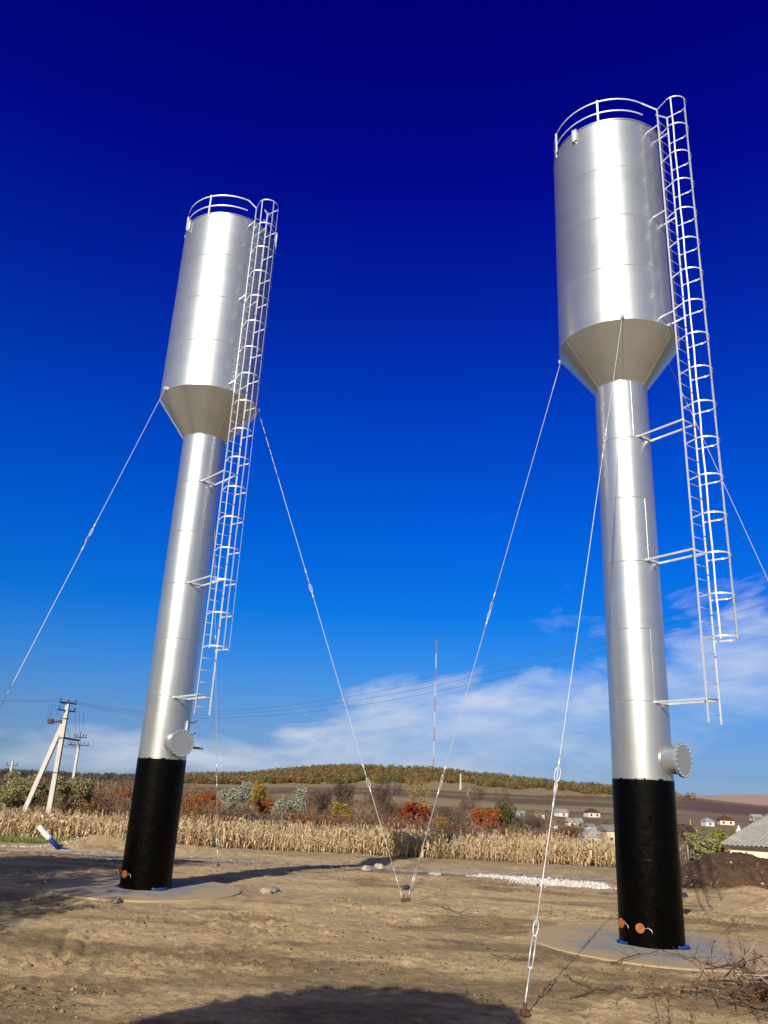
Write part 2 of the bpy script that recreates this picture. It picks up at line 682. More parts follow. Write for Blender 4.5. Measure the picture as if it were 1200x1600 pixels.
def ground_colour(x, y):
    d = np.hypot(x, y)
    az = np.arctan2(x, y)
    n = len(x)
    col = np.empty((n, 3))
    soil = np.array([0.50, 0.36, 0.19])
    col[:] = soil
    big_ = fbm(x * 0.22, y * 0.5, 4, 5)
    mid_ = fbm(x * 0.9 + 3, y * 1.6, 5, 9)
    k = (0.72 + 0.55 * mid_) * (0.80 + 0.42 * big_)
    col *= k[:, None]
    # darker soil patches, more of them in the foreground and to the left
    dark_k = sstep(0.5, 0.66, -0.035 + fbm(x * 0.5, y * 1.1, 4, 41) + 0.10 * (1 - sstep(13, 22, y)) + 0.10 * (1 - sstep(-9, -4, x)) * (y < 35))
    col = col * (1 - 0.48 * dark_k[:, None]) + np.array([0.09, 0.055, 0.025]) * 0.45 * dark_k[:, None]
    # road of pale compacted chippings
    wob = 0.8 * (fbm(x * 0.15, y * 0, 2, 77) - 0.5)
    rd = sstep(33.8, 34.4, y + wob) * (1 - sstep(37.6, 38.4, y + wob)) * (d < 90)
    trk = 0.75 + 0.25 * np.cos((y - 36) * 4.0)
    rc = np.array([0.58, 0.51, 0.40])[None] * (trk * (0.8 + 0.4 * mid_))[:, None]
    col = col * (1 - 0.85 * rd[:, None]) + rc * 0.85 * rd[:, None]
    # dark churned margin this side of the road
    mg = sstep(31.9, 32.6, y + wob) * (1 - sstep(33.5, 34.2, y + wob)) * sstep(0.42, 0.55, fbm(x * 0.5, y * 2, 3, 13)) * (d < 60)
    col *= (1 - 0.6 * mg)[:, None]
    gv_ = np.abs((x - 6.15) * 0.77 + (y - 30.7) * 0.64) < 0.55
    gv_ &= np.abs((x - 6.15) * 0.64 - (y - 30.7) * 0.77) < 2.7
    col[gv_] = col[gv_] * 0.4 + np.array([0.26, 0.24, 0.20])
    # bank
    bk = sstep(38.2, 39.2, y) * (1 - sstep(44, 45, y)) * (d < 100)
    col = col * (1 - bk[:, None]) + np.array([0.42, 0.31, 0.165])[None] * (0.6 + 0.7 * mid_)[:, None] * bk[:, None]
    # maize stubble floor
    cf = sstep(43.6, 44.4, y) * (d < 100)
    col = col * (1 - cf[:, None]) + np.array([0.20, 0.14, 0.075])[None] * (0.6 + 0.7 * mid_)[:, None] * cf[:, None]
    # verge of grass on the left
    gr = sstep(39.6, 40.2, y) * (1 - sstep(43.0, 43.8, y)) * (1 - sstep(-14.5, -13.2, x)) * (d < 100)
    col = col * (1 - gr[:, None]) + np.array([0.075, 0.10, 0.025])[None] * gr[:, None]
    # far country: long strip fields
    far = sstep(80, 110, d)
    u = d - 420 * (az - 0.0) + 150 * fbm(az * 5, d * 0.004, 3, 91) + 14 * fbm(x * 0.05, y * 0.05, 3, 93)
    pal = np.array([[0.25, 0.19, 0.095], [0.11, 0.062, 0.036], [0.22, 0.18, 0.085], [0.18, 0.14, 0.068], [0.13, 0.078, 0.045], [0.27, 0.205, 0.105], [0.15, 0.14, 0.055]])
    edges = np.array([0, 290, 330, 420, 440, 470, 500, 590, 605, 680, 688, 715, 760, 5000])
    pi_ = np.array([3, 0, 4, 2, 3, 1, 5, 3, 1, 0, 6, 1, 0])
    seg = np.clip(np.searchsorted(edges, u) - 1, 0, len(pi_) - 1)
    fc = (0.72 * pal[pi_[seg]] + 0.28 * np.array([0.17, 0.13, 0.07])) * (0.75 + 0.5 * fbm(x * 0.03, y * 0.1, 4, 19))[:, None]
    # right of the towers: heath brown and violet ploughland
    r_ = sstep(0.30, 0.38, az)[:, None]
    heath = np.array([0.17, 0.115, 0.075]) * (0.7 + 0.6 * fbm(x * 0.02, y * 0.05, 4, 29))[:, None]
    strip = (sstep(600, 640, d) * (1 - sstep(820, 860, d)))[:, None]
    heath = heath * (1 - strip) + np.array([0.105, 0.06, 0.052]) * strip
    pale = sstep(1100, 1300, d)[:, None]
    heath = heath * (1 - pale) + np.array([0.36, 0.25, 0.18]) * pale
    lower = (1 - sstep(330, 470, d))[:, None]
    heath = heath * (1 - lower) + np.array([0.19, 0.165, 0.075]) * lower
    fc = fc * (1 - r_) + heath * r_
    valley = (1 - sstep(230, 330, d))[:, None]
    fc = fc * (1 - valley) + np.array([0.10, 0.075, 0.05]) * (0.6 + 0.8 * fbm(x * 0.1, y * 0.1, 4, 37))[:, None] * valley
    lf = (1 - sstep(-0.32, -0.18, az))[:, None]
    fc = fc * (1 - lf) + np.array([0.085, 0.065, 0.05]) * lf
    col = col * (1 - far[:, None]) + fc * far[:, None]
    return col


def ground_material():
    m = bpy.data.materials.new('bare_soil')
    m.use_nodes = True
    t = m.node_tree
    b = t.nodes['Principled BSDF']
    b.inputs['Roughness'].default_value = 0.95
    b.inputs['Specular IOR Level'].default_value = 0.15
    at = N(t, 'ShaderNodeAttribute', attribute_name='Col')
    tcn = N(t, 'ShaderNodeTexCoord')
    mp = N(t, 'ShaderNodeMapping')
    mp.inputs['Scale'].default_value = (1, 1.5, 1)
    mp.inputs['Rotation'].default_value = (0, 0, 0.25)
    t.links.new(tcn.outputs['Object'], mp.inputs[0])
    n1 = noise(t, mp.outputs[0], 3.2, 9, 0.68)
    n2 = noise(t, mp.outputs[0], 26.0, 6, 0.7)
    n3 = noise(t, mp.outputs[0], 1.1, 5, 0.6, 1.2)
    k = math_node(t, 'MULTIPLY_ADD', math_node(t, 'SUBTRACT', n1, 0.5), 1.5, 1.0)
    k = math_node(t, 'MULTIPLY', k, math_node(t, 'MULTIPLY_ADD', math_node(t, 'SUBTRACT', n2, 0.5), 1.1, 1.0))
    k = math_node(t, 'MULTIPLY', k, math_node(t, 'MULTIPLY_ADD', math_node(t, 'SUBTRACT', n3, 0.5), 0.7, 1.0))
    cb = N(t, 'ShaderNodeCombineXYZ')
    for i in range(3):
        t.links.new(k, cb.inputs[i])
    c = mixc(t, 1.0, at.outputs[0], cb.outputs[0], 'MULTIPLY')
    # pale crumbs
    vo = N(t, 'ShaderNodeTexVoronoi')
    vo.inputs['Scale'].default_value = 9
    t.links.new(mp.outputs[0], vo.inputs['Vector'])
    cr = math_node(t, 'LESS_THAN', vo.outputs['Distance'], 0.10)
    cr = math_node(t, 'MULTIPLY', cr, math_node(t, 'GREATER_THAN', n3, 0.52))
    c = mixc(t, math_node(t, 'MULTIPLY', cr, 0.3), c, (0.42, 0.36, 0.26))
    # dark crumbs, plus shade painted into the crevices of the soil
    n4 = noise(t, mp.outputs[0], 7.5, 8, 0.75, 0.4)
    dk = math_node(t, 'MULTIPLY', math_node(t, 'SUBTRACT', 0.44, n4), 14.0, clamp=True)
    dk = math_node(t, 'MULTIPLY', dk, math_node(t, 'MULTIPLY_ADD', math_node(t, 'SUBTRACT', n3, 0.45), 5.0, 0.35, clamp=True))
    c = mixc(t, math_node(t, 'MULTIPLY', dk, 0.62), c, mixc(t, 1.0, c, (0.28, 0.24, 0.20), 'MULTIPLY'))
    t.links.new(c, b.inputs['Base Color'])
    bn = N(t, 'ShaderNodeBump')
    bn.inputs['Strength'].default_value = 1.0
    bn.inputs['Distance'].default_value = 0.09
    t.links.new(math_node(t, 'MULTIPLY_ADD', dk, -0.35, math_node(t, 'MULTIPLY_ADD', n2, 0.6, n1)), bn.inputs['Height'])
    t.links.new(bn.outputs[0], b.inputs['Normal'])
    return m


gm = np_mesh('ground', gv, q, ground_material(), ground_colour(GX, GY), True)
go = link('ground', gm)
tag(go, kind='structure')

# ------------------------------------------------------------------ water towers
COL_R, TANK_R = 0.61, 1.44
Z_COAT, Z_COL, Z_T0, Z_T1 = 3.02, 12.02, 13.16, 19.12
PSI = rad(305)
LAD_R = 1.76
er = Vector((math.cos(PSI), math.sin(PSI), 0))
et = Vector((-er.y, er.x, 0))


def course(r, z0, z1, seam_angle, n=96, weld=True):
    b = MB()
    g = 0.007
    b.lathe([(r - 0.006, z0), (r, z0 + g), (r, z0 + 0.02), (r, (z0 + z1) / 2), (r, z1 - 0.02), (r, z1 - g), (r - 0.006, z1)], n)
    # circumferential weld bead at the lower joint and one vertical weld
    b.lathe([(r - 0.002, z0 - 0.008), (r + 0.004, z0 - 0.003), (r + 0.004, z0 + 0.003), (r - 0.002, z0 + 0.008)], n)
    if not weld:
        return b
    c, s = math.cos(seam_angle), math.sin(seam_angle)
    b.bar((c * r, s * r, z0 + 0.01), (c * r, s * r, z1 - 0.01), 0.016, 0.012, (-s, c, 0))
    return b


def build_tower():
    T = empty('water_tower', (5.63, 17.4, 0.0),
              'nearer, right-hand silver water tower with black coated foot on a round concrete slab', 'water tower', 'silver guyed water towers')
    # footing courses, coated
    zs = [0.0, 1.53, Z_COAT]
    for i in range(2):
        b = MB()
        r = COL_R + 0.006
        b.lathe([(r, zs[i]), (r, zs[i] + 0.4), (r, zs[i] + 0.8), (r, zs[i] + 1.2), (r, zs[i + 1] - 0.002)], 96)
        if i == 1:
            b.lathe([(r - 0.001, zs[i] - 0.008), (r + 0.003, zs[i] - 0.003), (r + 0.003, zs[i] + 0.003), (r - 0.001, zs[i] + 0.008)], 24, a0=rad(225), a1=rad(262))
            # ragged upper edge of the coating
            vs, fs = [], []
            n = 240
            rr = random.Random(3)
            for k in range(n):
                t = 2 * math.pi * k / n
                h = Z_COAT - 0.03 + 0.016 * rr.random() + 0.010 * math.sin(t * 9) + 0.008 * math.sin(t * 23)
                vs += [(math.cos(t) * (COL_R + 0.007), math.sin(t) * (COL_R + 0.007), Z_COAT - 0.06), (math.cos(t) * (COL_R + 0.003), math.sin(t) * (COL_R + 0.003), h + 0.03)]
            for k in range(n):
                l = (k + 1) % n
                fs.append((2 * k, 2 * l, 2 * l + 1, 2 * k + 1))
            b.add(vs, fs, True)
        o = b.obj('coated_course', M_BLACK, T)
        o['label'] = 'glossy black bitumen coated plate ring at the foot'
    cz = [Z_COAT, 4.56, 6.07, 7.57, 9.06, 10.54, Z_COL]
    sa = [250, 285, 262, 292, 240, 275]
    for i in range(6):
        course(COL_R, cz[i] + (0.0 if i else 0.002), cz[i + 1], rad(sa[i])).obj('column_course', M_SILVER, T)
    # cone of six plates
    for k in range(6):
        b = MB()
        a0 = rad(60 * k + 14) + 0.004
        a1 = rad(60 * k + 74) - 0.004
        b.lathe([(COL_R + 0.002, Z_COL), (COL_R + 0.25, Z_COL + 0.345), (TANK_R - 0.3, Z_T0 - 0.415), (TANK_R, Z_T0)], 16, a0=a0, a1=a1)
        b.lathe([(TANK_R - 0.02, Z_T0), (COL_R - 0.01, Z_COL + 0.02)], 16, a0=a0, a1=a1)
        c, s = math.cos(a0), math.sin(a0)
        b.bar((c * (COL_R + 0.002), s * (COL_R + 0.002), Z_COL), (c * TANK_R, s * TANK_R, Z_T0), 0.014, 0.010, (-s, c, 0))
        b.obj('cone_plate', M_SILVER, T)
    b = MB()
    b.lathe([(COL_R + 0.001, Z_COL - 0.012), (COL_R + 0.010, Z_COL - 0.004), (COL_R + 0.010, Z_COL + 0.006)], 96)
    b.obj('collar', M_SILVER, T)
    tz = [Z_T0, 14.66, 16.14, 17.62, Z_T1]
    ta = [210, 330, 196, 318]
    for i in range(4):
        course(TANK_R, tz[i] + 0.002, tz[i + 1], rad(ta[i]), 128, False).obj('tank_course', M_SILVER, T)
    b = MB()
    b.lathe([(TANK_R + 0.012, Z_T1 - 0.02), (TANK_R + 0.012, Z_T1 + 0.01), (0.35, Z_T1 + 0.22), (0.0, Z_T1 + 0.24)], 96, hard=(1,))
    b.obj('roof', M_SILVER, T)
    # guard rail round the roof: open at the ladder
    hr = TANK_R - 0.02
    rail = T_rail = None
    g = MB()
    zt, zm = 19.80, 19.42
    gap = 0.30 / hr
    ang = [PSI + gap * 1.0 + (2 * math.pi - gap * 2.0) * i / 72 for i in range(73)]
    g.strip([(hr * math.cos(a), hr * math.sin(a), zt) for a in ang], (0, 0, 1), 0.042, 0.008)
    for s_, a in ((1, ang[0]), (-1, ang[-1])):
        g.bar((hr * math.cos(a), hr * math.sin(a), zt), er * LAD_R + et * 0.21 * s_ + Vector((0, 0, 19.34)), 0.036, 0.010)
    G = g.obj('guard_rail', M_RAIL, T)
    g = MB()
    g.strip([(hr * math.cos(a), hr * math.sin(a), zm) for a in ang], (0, 0, 1), 0.04, 0.008)
    g.obj('mid_rail', M_RAIL, G)
    for k in range(1, 6):
        a = PSI + math.pi / 3 * k
        p = Vector((math.cos(a) * (hr + 0.012), math.sin(a) * (hr + 0.012), 0))
        b = MB()
        b.bar(p + Vector((0, 0, Z_T1 - 0.12)), p + Vector((0, 0, zt + 0.02)), 0.045, 0.045, (math.cos(a), math.sin(a), 0))
        b.obj('rail_post', M_RAIL, G)
    # lifting lugs near the top edge
    for a in (219, 39):
        a = rad(a)
        e = Vector((math.cos(a), math.sin(a), 0))
        b = MB()
        b.bar(e * (TANK_R + 0.05) + Vector((0, 0, 18.78)), e * (TANK_R + 0.05) + Vector((0, 0, 19.14)), 0.10, 0.02, e)
        b.bar(e * (TANK_R + 0.03) + Vector((0, 0, 18.82)), e * (TANK_R + 0.03) + Vector((0, 0, 19.18)), 0.14, 0.02, (-e.y, e.x, 0))
        b.obj('lifting_lug', M_RAIL, T)
    # ladder
    z0, z1 = 4.09, 19.36
    hw = 0.21
    b = MB()
    L = None
    for s_ in (-1, 1):
        p = er * LAD_R + et * hw * s_
        bb = MB()
        bb.bar(p + Vector((0, 0, z0)), p + Vector((0, 0, z1)), 0.038, 0.012, er)
        bb.bar(p + et * 0.018 * -s_ + Vector((0, 0, z0)), p + et * 0.018 * -s_ + Vector((0, 0, z1)), 0.006, 0.030, er)
        if L is None:
            L = bb.obj('ladder', M_RAIL, T)
        else:
            bb.obj('side_rail', M_RAIL, L)
    rung = MB().tube([er * LAD_R - et * hw, er * LAD_R + et * hw], 0.008, 6).mesh('rung', M_RAIL)
    z = z0 + 0.18
    while z < z1 - 0.1:
        o = link('rung', rung, L)
        o.location = (0, 0, z)
        z += 0.30
    # cage: seventeen hoops, three straps
    zb, ztp = 5.72, 19.34
    nh = 17

    cg = None
    hoop_pts = []
    depth, half = 0.64, 0.30
    hoop_pts.append(er * LAD_R - et * hw)
    hoop_pts.append(er * (LAD_R + 0.30) - et * (half - 0.02))
    for i in range(13):
        t = -math.pi / 2 + math.pi * i / 12
        hoop_pts.append(er * (LAD_R + depth - half + half * math.cos(t)) + et * half * math.sin(t))
    hoop_pts.append(er * (LAD_R + 0.30) + et * (half - 0.02))
    hoop_pts.append(er * LAD_R + et * hw)
    hm = MB().strip(hoop_pts, (0, 0, 1), 0.032, 0.007).mesh('hoop', M_RAIL)
    for th in (-68, 0, 68):
        t = rad(th)
        p = er * (LAD_R + depth - half + (half + 0.007) * math.cos(t)) + et * (half + 0.007) * math.sin(t)
        nrm = (er * math.cos(t) + et * math.sin(t))
        tan = Vector((-nrm.y, nrm.x, 0))
        b = MB()
        pts = []
        for i in range(nh * 2 - 1):
            zz = zb + (ztp - zb) * i / (nh * 2 - 2)
            pts.append(p + tan * 0.006 * math.sin(i * 1.7 + th) + Vector((0, 0, zz - (0.06 if i == 0 else 0))))
        b.strip(pts, tan, 0.030, 0.006)
        if cg is None:
            cg = b.obj('safety_cage', M_RAIL, T)
        else:
            b.obj('strap', M_RAIL, cg)
    for i in range(nh):
        o = link('hoop', hm, cg)
        o.location = (0, 0, zb + (ztp - zb) * i / (nh - 1))
        o.rotation_euler = (0, 0, 0)
    # brackets
    for z in (4.55, 7.60, 10.57):
        b = MB()
        # curved pad on the shell
        pad = [Vector((math.cos(PSI + a), math.sin(PSI + a), 0)) * (COL_R + 0.02) for a in [-.42 + .07 * i for i in range(13)]]
        b.strip([p + Vector((0, 0, z)) for p in pad], (0, 0, 1), 0.05, 0.012)
        for s_ in (-1, 1):
            a = er * 0.565 + et * hw * s_ + Vector((0, 0, z))
            c = er * LAD_R + et * hw * s_ + Vector((0, 0, z))
            b.bar(a, c, 0.045, 0.03)
        b.bar(er * (LAD_R - 0.02) - et * hw + Vector((0, 0, z)), er * (LAD_R - 0.02) + et * hw + Vector((0, 0, z)), 0.03, 0.006)
        b.obj('ladder_bracket', M_RAIL, T)
    for z in (13.35, 16.2, 18.85):
        b = MB()
        for s_ in (-1, 1):
            a = er * 1.40 + et * hw * s_ + Vector((0, 0, z))
            c = er * LAD_R + et * hw * s_ + Vector((0, 0, z))
            b.bar(a, c, 0.04, 0.02)
        b.obj('ladder_bracket', M_RAIL, T)
    # manhole with bolted cover
    hz = 3.42
    ha = rad(312)
    e = Vector((math.cos(ha), math.sin(ha), 0))
    R = e.to_track_quat('Z', 'Y').to_matrix()
    c0 = e * 0.42 + Vector((0, 0, hz))
    b = MB()
    b.lathe([(0.275, 0.0), (0.275, 0.50)], 48, c0, axis=R)
    b.lathe([(0.30, 0.12), (0.285, 0.17)], 48, c0, axis=R)
    hat = b.obj('manhole_neck', M_SILVER, T)
    b = MB()
    b.lathe([(0.275, 0.46), (0.335, 0.46), (0.335, 0.485)], 48, c0, axis=R, hard=(1,))
    b.lathe([(0.335, 0.492), (0.335, 0.515), (0.0, 0.515)], 48, c0, axis=R, hard=(1,))
    M_COVER = mat('grey_flange_paint', (0.21, 0.23, 0.25), 0.65, 0.1, 0.08, 12)
    cov = b.obj('manhole_cover', M_COVER, T)
    bm_ = MB()
    bm_.lathe([(0.0, -0.01), (0.014, -0.01), (0.014, 0.07), (0.0, 0.07)], 6, smooth=False)
    bmesh_ = bm_.mesh('bolt', M_RAIL)
    u = R @ Vector((1, 0, 0))
    v = R @ Vector((0, 1, 0))
    qe = e.to_track_quat('Z', 'Y').to_euler()
    for k in range(20):
        t = 2 * math.pi * k / 20
        o = link('bolt', bmesh_, cov)
        o.location = c0 + e * 0.465 + (u * math.cos(t) + v * math.sin(t)) * 0.308
        o.rotation_euler = qe
    # two orange capped pipe stubs near the foot
    for a, z in ((198, 0.36), (235, 0.33)):
        a = rad(a)
        e = Vector((math.cos(a), math.sin(a), 0))
        R2 = e.to_track_quat('Z', 'Y').to_matrix()
        b = MB()
        c2 = e * 0.55 + Vector((0, 0, z))
        b.lathe([(0.055, 0), (0.055, 0.12), (0.088, 0.125), (0.088, 0.15), (0.075, 0.155), (0.045, 0.15), (0.0, 0.145)], 24, c2, axis=R2)
        o = b.obj('pipe_stub', M_ORANGE, T)
        b = MB()
        tv = Vector((-e.y, e.x, 0))
        p = c2 + e * 0.13
        b.tube([p + tv * 0.09, p + tv * 0.15 + Vector((0, 0, 0.02)), p + tv * 0.21 + Vector((0, 0, -0.01)), p + tv * 0.23 - Vector((0, 0, .06))], 0.006, 5)
        b.obj('wire_tie', M_GALV, o)
    # crumpled blue sealing sheet showing either side of the foot
    rr = random.Random(9)
    for a0_, a1_, wd in ((172, 208, 0.10), (298, 338, 0.14)):
        n = 16
        vs, fs = [], []
        for k in range(n):
            u = k / (n - 1)
            t = rad(a0_ + (a1_ - a0_) * u)
            w_ = 0.03 + wd * math.sin(u * math.pi) * (0.6 + 0.5 * rr.random())
            for q_, (r_, z_) in enumerate(((COL_R + 0.006, 0.055), (COL_R + 0.02 + w_ * 0.35, 0.075), (COL_R + 0.02 + w_ * 0.7, 0.035), (COL_R + w_, 0.008))):
                vs.append((r_ * math.cos(t), r_ * math.sin(t), z_ * (0.25 + 0.5 * rr.random()) + 0.012))
        for k in range(n - 1):
            for j in range(3):
                fs.append((4 * k + j, 4 * k + j + 1, 4 * k + j + 5, 4 * k + j + 4))
        MB().add(vs, fs).obj('foot_seal', M_BLUEP, T)['label'] = 'crumpled blue sealing sheet at the foot'
    return T


TR = build_tower()
TL = copy_tree(TR, (-5.42, 21.8, 0.05))
TL['label'] = 'farther, left-hand silver water tower with its round manhole cover facing the viewer'
# its ladder stands a little farther round the shell
for ch_ in kids(TL):
    if ch_.name.split('.')[0] in ('ladder', 'safety_cage', 'ladder_bracket', 'guard_rail'):
        ch_.rotation_euler = (0, 0, rad(6.5))
# extras only on the left tower
b = MB()
a = er * 0.98
e_ = Vector((math.cos(rad(338)), math.sin(rad(338)), 0))
b.bar(e_ * 0.63 + Vector((0, 0, 3.62)), e_ * 0.63 + Vector((0, 0, 4.0)), 0.05, 0.02, e_)
pr = b.obj('cable_plate', M_RAIL, TL)
for z in (3.66, 3.96):
    MB().tube([e_ * 0.62 + Vector((0, 0, z)), e_ * 0.80 + Vector((0.04, 0, z)), e_ * 0.86 + Vector((0.05, 0, z + 0.05))], 0.014, 6).obj('hook', M_DARK, pr)
e_ = Vector((math.cos(rad(352)), math.sin(rad(352)), 0))
MB().tube([e_ * 0.58 + Vector((0, 0, 3.36)), e_ * 1.06 + Vector((0, 0, 3.33))], 0.03, 12).obj('outlet_pipe', mat('dark_pipe_paint', (0.12, 0.14, 0.18), 0.5), TL)

# slabs
for (cx, cy, zz, lab) in ((5.63, 17.4, -0.02, 'round grey concrete slab under the nearer right tower, sunlit'), (-5.42, 21.8, 0.03, 'round grey concrete slab under the farther left tower, half in tree shade')):
    b = MB()
    n = 96
    rr = random.Random(int(cx * 10))
    prof = []
    vs, fs = [], []
    ph = rr.random() * 6
    for k in range(n):
        t = 2 * math.pi * k / n
        r = 2.36 + 0.03 * math.sin(3 * t + ph) + 0.012 * rr.random()
        for q_, z_ in ((r + 0.02, -0.12), (r, 0.005), (r - 0.03, 0.018), (r * 0.5, 0.020)):
            vs.append((q_ * math.cos(t), q_ * math.sin(t), z_))
    for k in range(n):
        l = (k + 1) % n
        for j in range(3):
            fs.append((4 * k + j, 4 * l + j, 4 * l + j + 1, 4 * k + j + 1))
    vs.append((0, 0, 0.02))
    for k in range(n):
        fs.append((4 * k + 3, 4 * ((k + 1) % n) + 3, len(vs) - 1))
    o = b.add(vs, fs).obj('concrete_slab', M_CONC)
    o.location = (cx, cy, zz)
    tag(o, lab, 'slab', 'round tower slabs')

# ------------------------------------------------------------------ guy wires


def guy(top, anchor, label, joint=0.30, loops=0.93, sag=0.0):
    top = Vector(top)
    anchor = Vector(anchor)
    G = empty('guy_wire', anchor, label, 'guy wire', 'steel guy wires staying the towers')
    T0 = top - anchor
    d = T0.normalized()

    def P(s):
        return T0 * (1 - s) + Vector((0, 0, -sag * 4 * s * (1 - s)))
    side = d.cross(Vector((0, 0, 1))).normalized()
    j = joint
    MB().tube([P(j * k / 8) for k in range(9)], 0.0075, 6).obj('upper_cable', M_CABLE, G)
    e1 = loops
    MB().tube([P(j + (e1 - j) * k / 12) for k in range(13)], 0.0078, 6).obj('lower_cable', M_CABLE, G)

    def link_loop(s, ln, wd, name, parent, flip=False):
        c = P(s)
        dd = (P(s) - P(min(1, s + 0.01))).normalized()
        sd_ = side if not flip else dd.cross(side).normalized()
        pts = []
        for k in range(16):
            t = 2 * math.pi * k / 16
            pts.append(c + dd * math.cos(t) * ln / 2 + sd_ * math.sin(t) * wd / 2)
        return MB().tube(pts, 0.0065, 6, closed=True).obj(name, M_GALV, parent)
    tl = T0.length
    for s_ in (j, ):
        link_loop(s_ - 0.11 / tl, 0.26, 0.07, 'thimble', G)
        link_loop(s_ + 0.11 / tl, 0.26, 0.07, 'thimble', G, True)
        MB().tube([P(s_ - 0.5 / tl), P(s_ - 0.24 / tl)], 0.014, 6).obj('cable_clip', M_GALV, G)
        MB().tube([P(s_ + 0.5 / tl), P(s_ + 0.24 / tl)], 0.014, 6).obj('cable_clip', M_GALV, G)
    # eye pair a third of the way up from the ground
    s_ = 1 - 3.0 / tl
    link_loop(s_ - 0.10 / tl, 0.24, 0.09, 'shackle', G)
    link_loop(s_ + 0.10 / tl, 0.24, 0.09, 'shackle', G, True)
    for o_ in (-0.42, 0.22):
        MB().tube([P(s_ + o_ / tl), P(s_ + (o_ + 0.22) / tl)], 0.015, 6).obj('cable_clip', M_GALV, G)
    # turnbuckle down to the anchor
    s_ = e1
    link_loop(s_ + 0.02 / tl, 0.20, 0.07, 'shackle', G)
    a, c = P(s_ + 0.12 / tl), P(s_ + 0.50 / tl)
    tb = MB()
    for k in (-1, 1):
        tb.tube([a + side * 0.028 * k, c + side * 0.028 * k], 0.008, 6)
    tb.tube([a - side * 0.034, a + side * 0.034], 0.014, 6)
    tb.tube([c - side * 0.034, c + side * 0.034], 0.014, 6)
    tb.obj('turnbuckle', M_GALV, G)
    MB().tube([c, P(1.0)], 0.009, 6).obj('anchor_rod', M_GALV, G)
    b = MB()
    b.tube([(0, 0, -0.35), (0.0, 0.0, 0.02), (0.03, 0.01, 0.10)], 0.022, 8)
    b.box((0.02, 0.03, -0.01), (0.11, 0.06, 0.07), Matrix.Rotation(0.5, 3, 'Z'))
    b.obj('ground_anchor', M_RUST, G)
    # lug at the tank edge
    b = MB()
    out = Vector((T0.x - 0, T0.y - 0, 0))
    b.box(T0 + Vector((0, 0, 0.02)), (0.07, 0.07, 0.10), Matrix.Rotation(0.6, 3, 'Z'))
    b.tube([T0 + Vector((-0.05, 0, 0.02)), T0 + Vector((0.05, 0, 0.02))], 0.02, 8)
    b.obj('tank_lug', M_RAIL, G)
    return G


def rim(c, deg, z=Z_T0 + 0.03, r=TANK_R + 0.035):
    return (c[0] + r * math.cos(rad(deg)), c[1] + r * math.sin(rad(deg)), z)


RC, LC = (5.63, 17.4), (-5.42, 21.8)


def anc(x, y):
    return (x, y, gz(x, y) + 0.06)


guy(rim(RC, 257), anc(2.03, 11.34), 'guy wire from the front of the right tower tank to the anchor nearest the viewer', 0.29)
guy(rim(RC, 150), anc(1.08, 22.1), 'guy wire from the left rim of the right tower tank to the shared middle anchor', 0.47, 0.95)
guy(rim(RC, 18), anc(RC[0] + 6.8 * math.cos(rad(14)), RC[1] + 6.8 * math.sin(rad(14))), 'guy wire running from behind the right tower tank out past the right picture edge', 0.5)
guy(rim(LC, 5, Z_T0 + 0.08), anc(0.95, 22.08), 'guy wire from the right rim of the left tower tank to the shared middle anchor', 0.40, 0.95)
guy(rim(LC, 95, Z_T0 + 0.08), anc(LC[0] + 7.2 * math.cos(rad(86)), LC[1] + 7.2 * math.sin(rad(86))), 'thin guy wire hanging behind the left tower down beside its ladder', 0.5)
guy(rim(LC, 223, Z_T0 + 0.08), anc(LC[0] + 6.8 * math.cos(rad(246)), LC[1] + 6.8 * math.sin(rad(246))), 'guy wire from the left tower tank out past the left picture edge', 0.39)

# ------------------------------------------------------------------ foliage tools


def leaf_cloud(n, blobs, size, r, flat=0.0, aspect=1.0):
    "n quads spread through ellipsoid blobs [(cx,cy,cz,rx,ry,rz)]"
    bl = np.array(blobs, float)
    vol = (bl[:, 3] * bl[:, 4] * bl[:, 5]) ** 0.67
    k = r.choice(len(bl), n, p=vol / vol.sum())
    u = r.normal(size=(n, 3))
    u /= np.linalg.norm(u, axis=1)[:, None]
    rr = r.uniform(0.35, 1.0, n) ** 0.5
    c = bl[k, :3] + u * rr[:, None] * bl[k, 3:6]
    a = r.normal(size=(n, 3))
    a[:, 2] *= 0.7
    a /= np.linalg.norm(a, axis=1)[:, None]
    bb = np.cross(a, r.normal(size=(n, 3)))
    bb /= np.linalg.norm(bb, axis=1)[:, None] + 1e-9
    s = size * r.uniform(0.6, 1.3, n)[:, None] * 0.5
    a = a * s
    bb = bb * s * aspect
    v = np.stack([c - a, c + bb * 0.8, c + a, c - bb * 0.8], 1).reshape(-1, 3)
    f = np.arange(n * 4).reshape(n, 4)
    return v, f, k


def grow(mb, r, p, d, ln, rd, depth, spread=0.5, tips=None, up_=0.12):
    "recursive branches"
    n = 3
    pts = [p]
    q_ = Vector(p)
    dd = Vector(d)
    for i in range(n):
        dd = (dd + Vector((r.uniform(-1, 1), r.uniform(-1, 1), r.uniform(-.4, 1))) * 0.16 + Vector((0, 0, up_ * 0.4))).normalized()
        q_ = q_ + dd * ln / n
        pts.append(q_.copy())
    mb.tube(pts, [rd * (1 - 0.45 * i / n) for i in range(n + 1)], 5 if rd > 0.04 else 3, cap=False)
    if tips is not None:
        tips.append(q_.copy())
    if depth <= 0:
        return
    k = r.choice((2, 3, 3)) if depth > 1 else r.choice((3, 4))
    for i in range(k):
        a = r.uniform(0, 6.28)
        o = Vector((math.cos(a), math.sin(a), 0))
        nd_ = (dd + o * spread * r.uniform(0.6, 1.5) + Vector((0, 0, up_))).normalized()
        st = pts[r.choice((1, 2, 3, 3))]
        grow(mb, r, st, nd_, ln * r.uniform(0.6, 0.85), max(rd * 0.55, 0.006), depth - 1, spread, tips, up_)


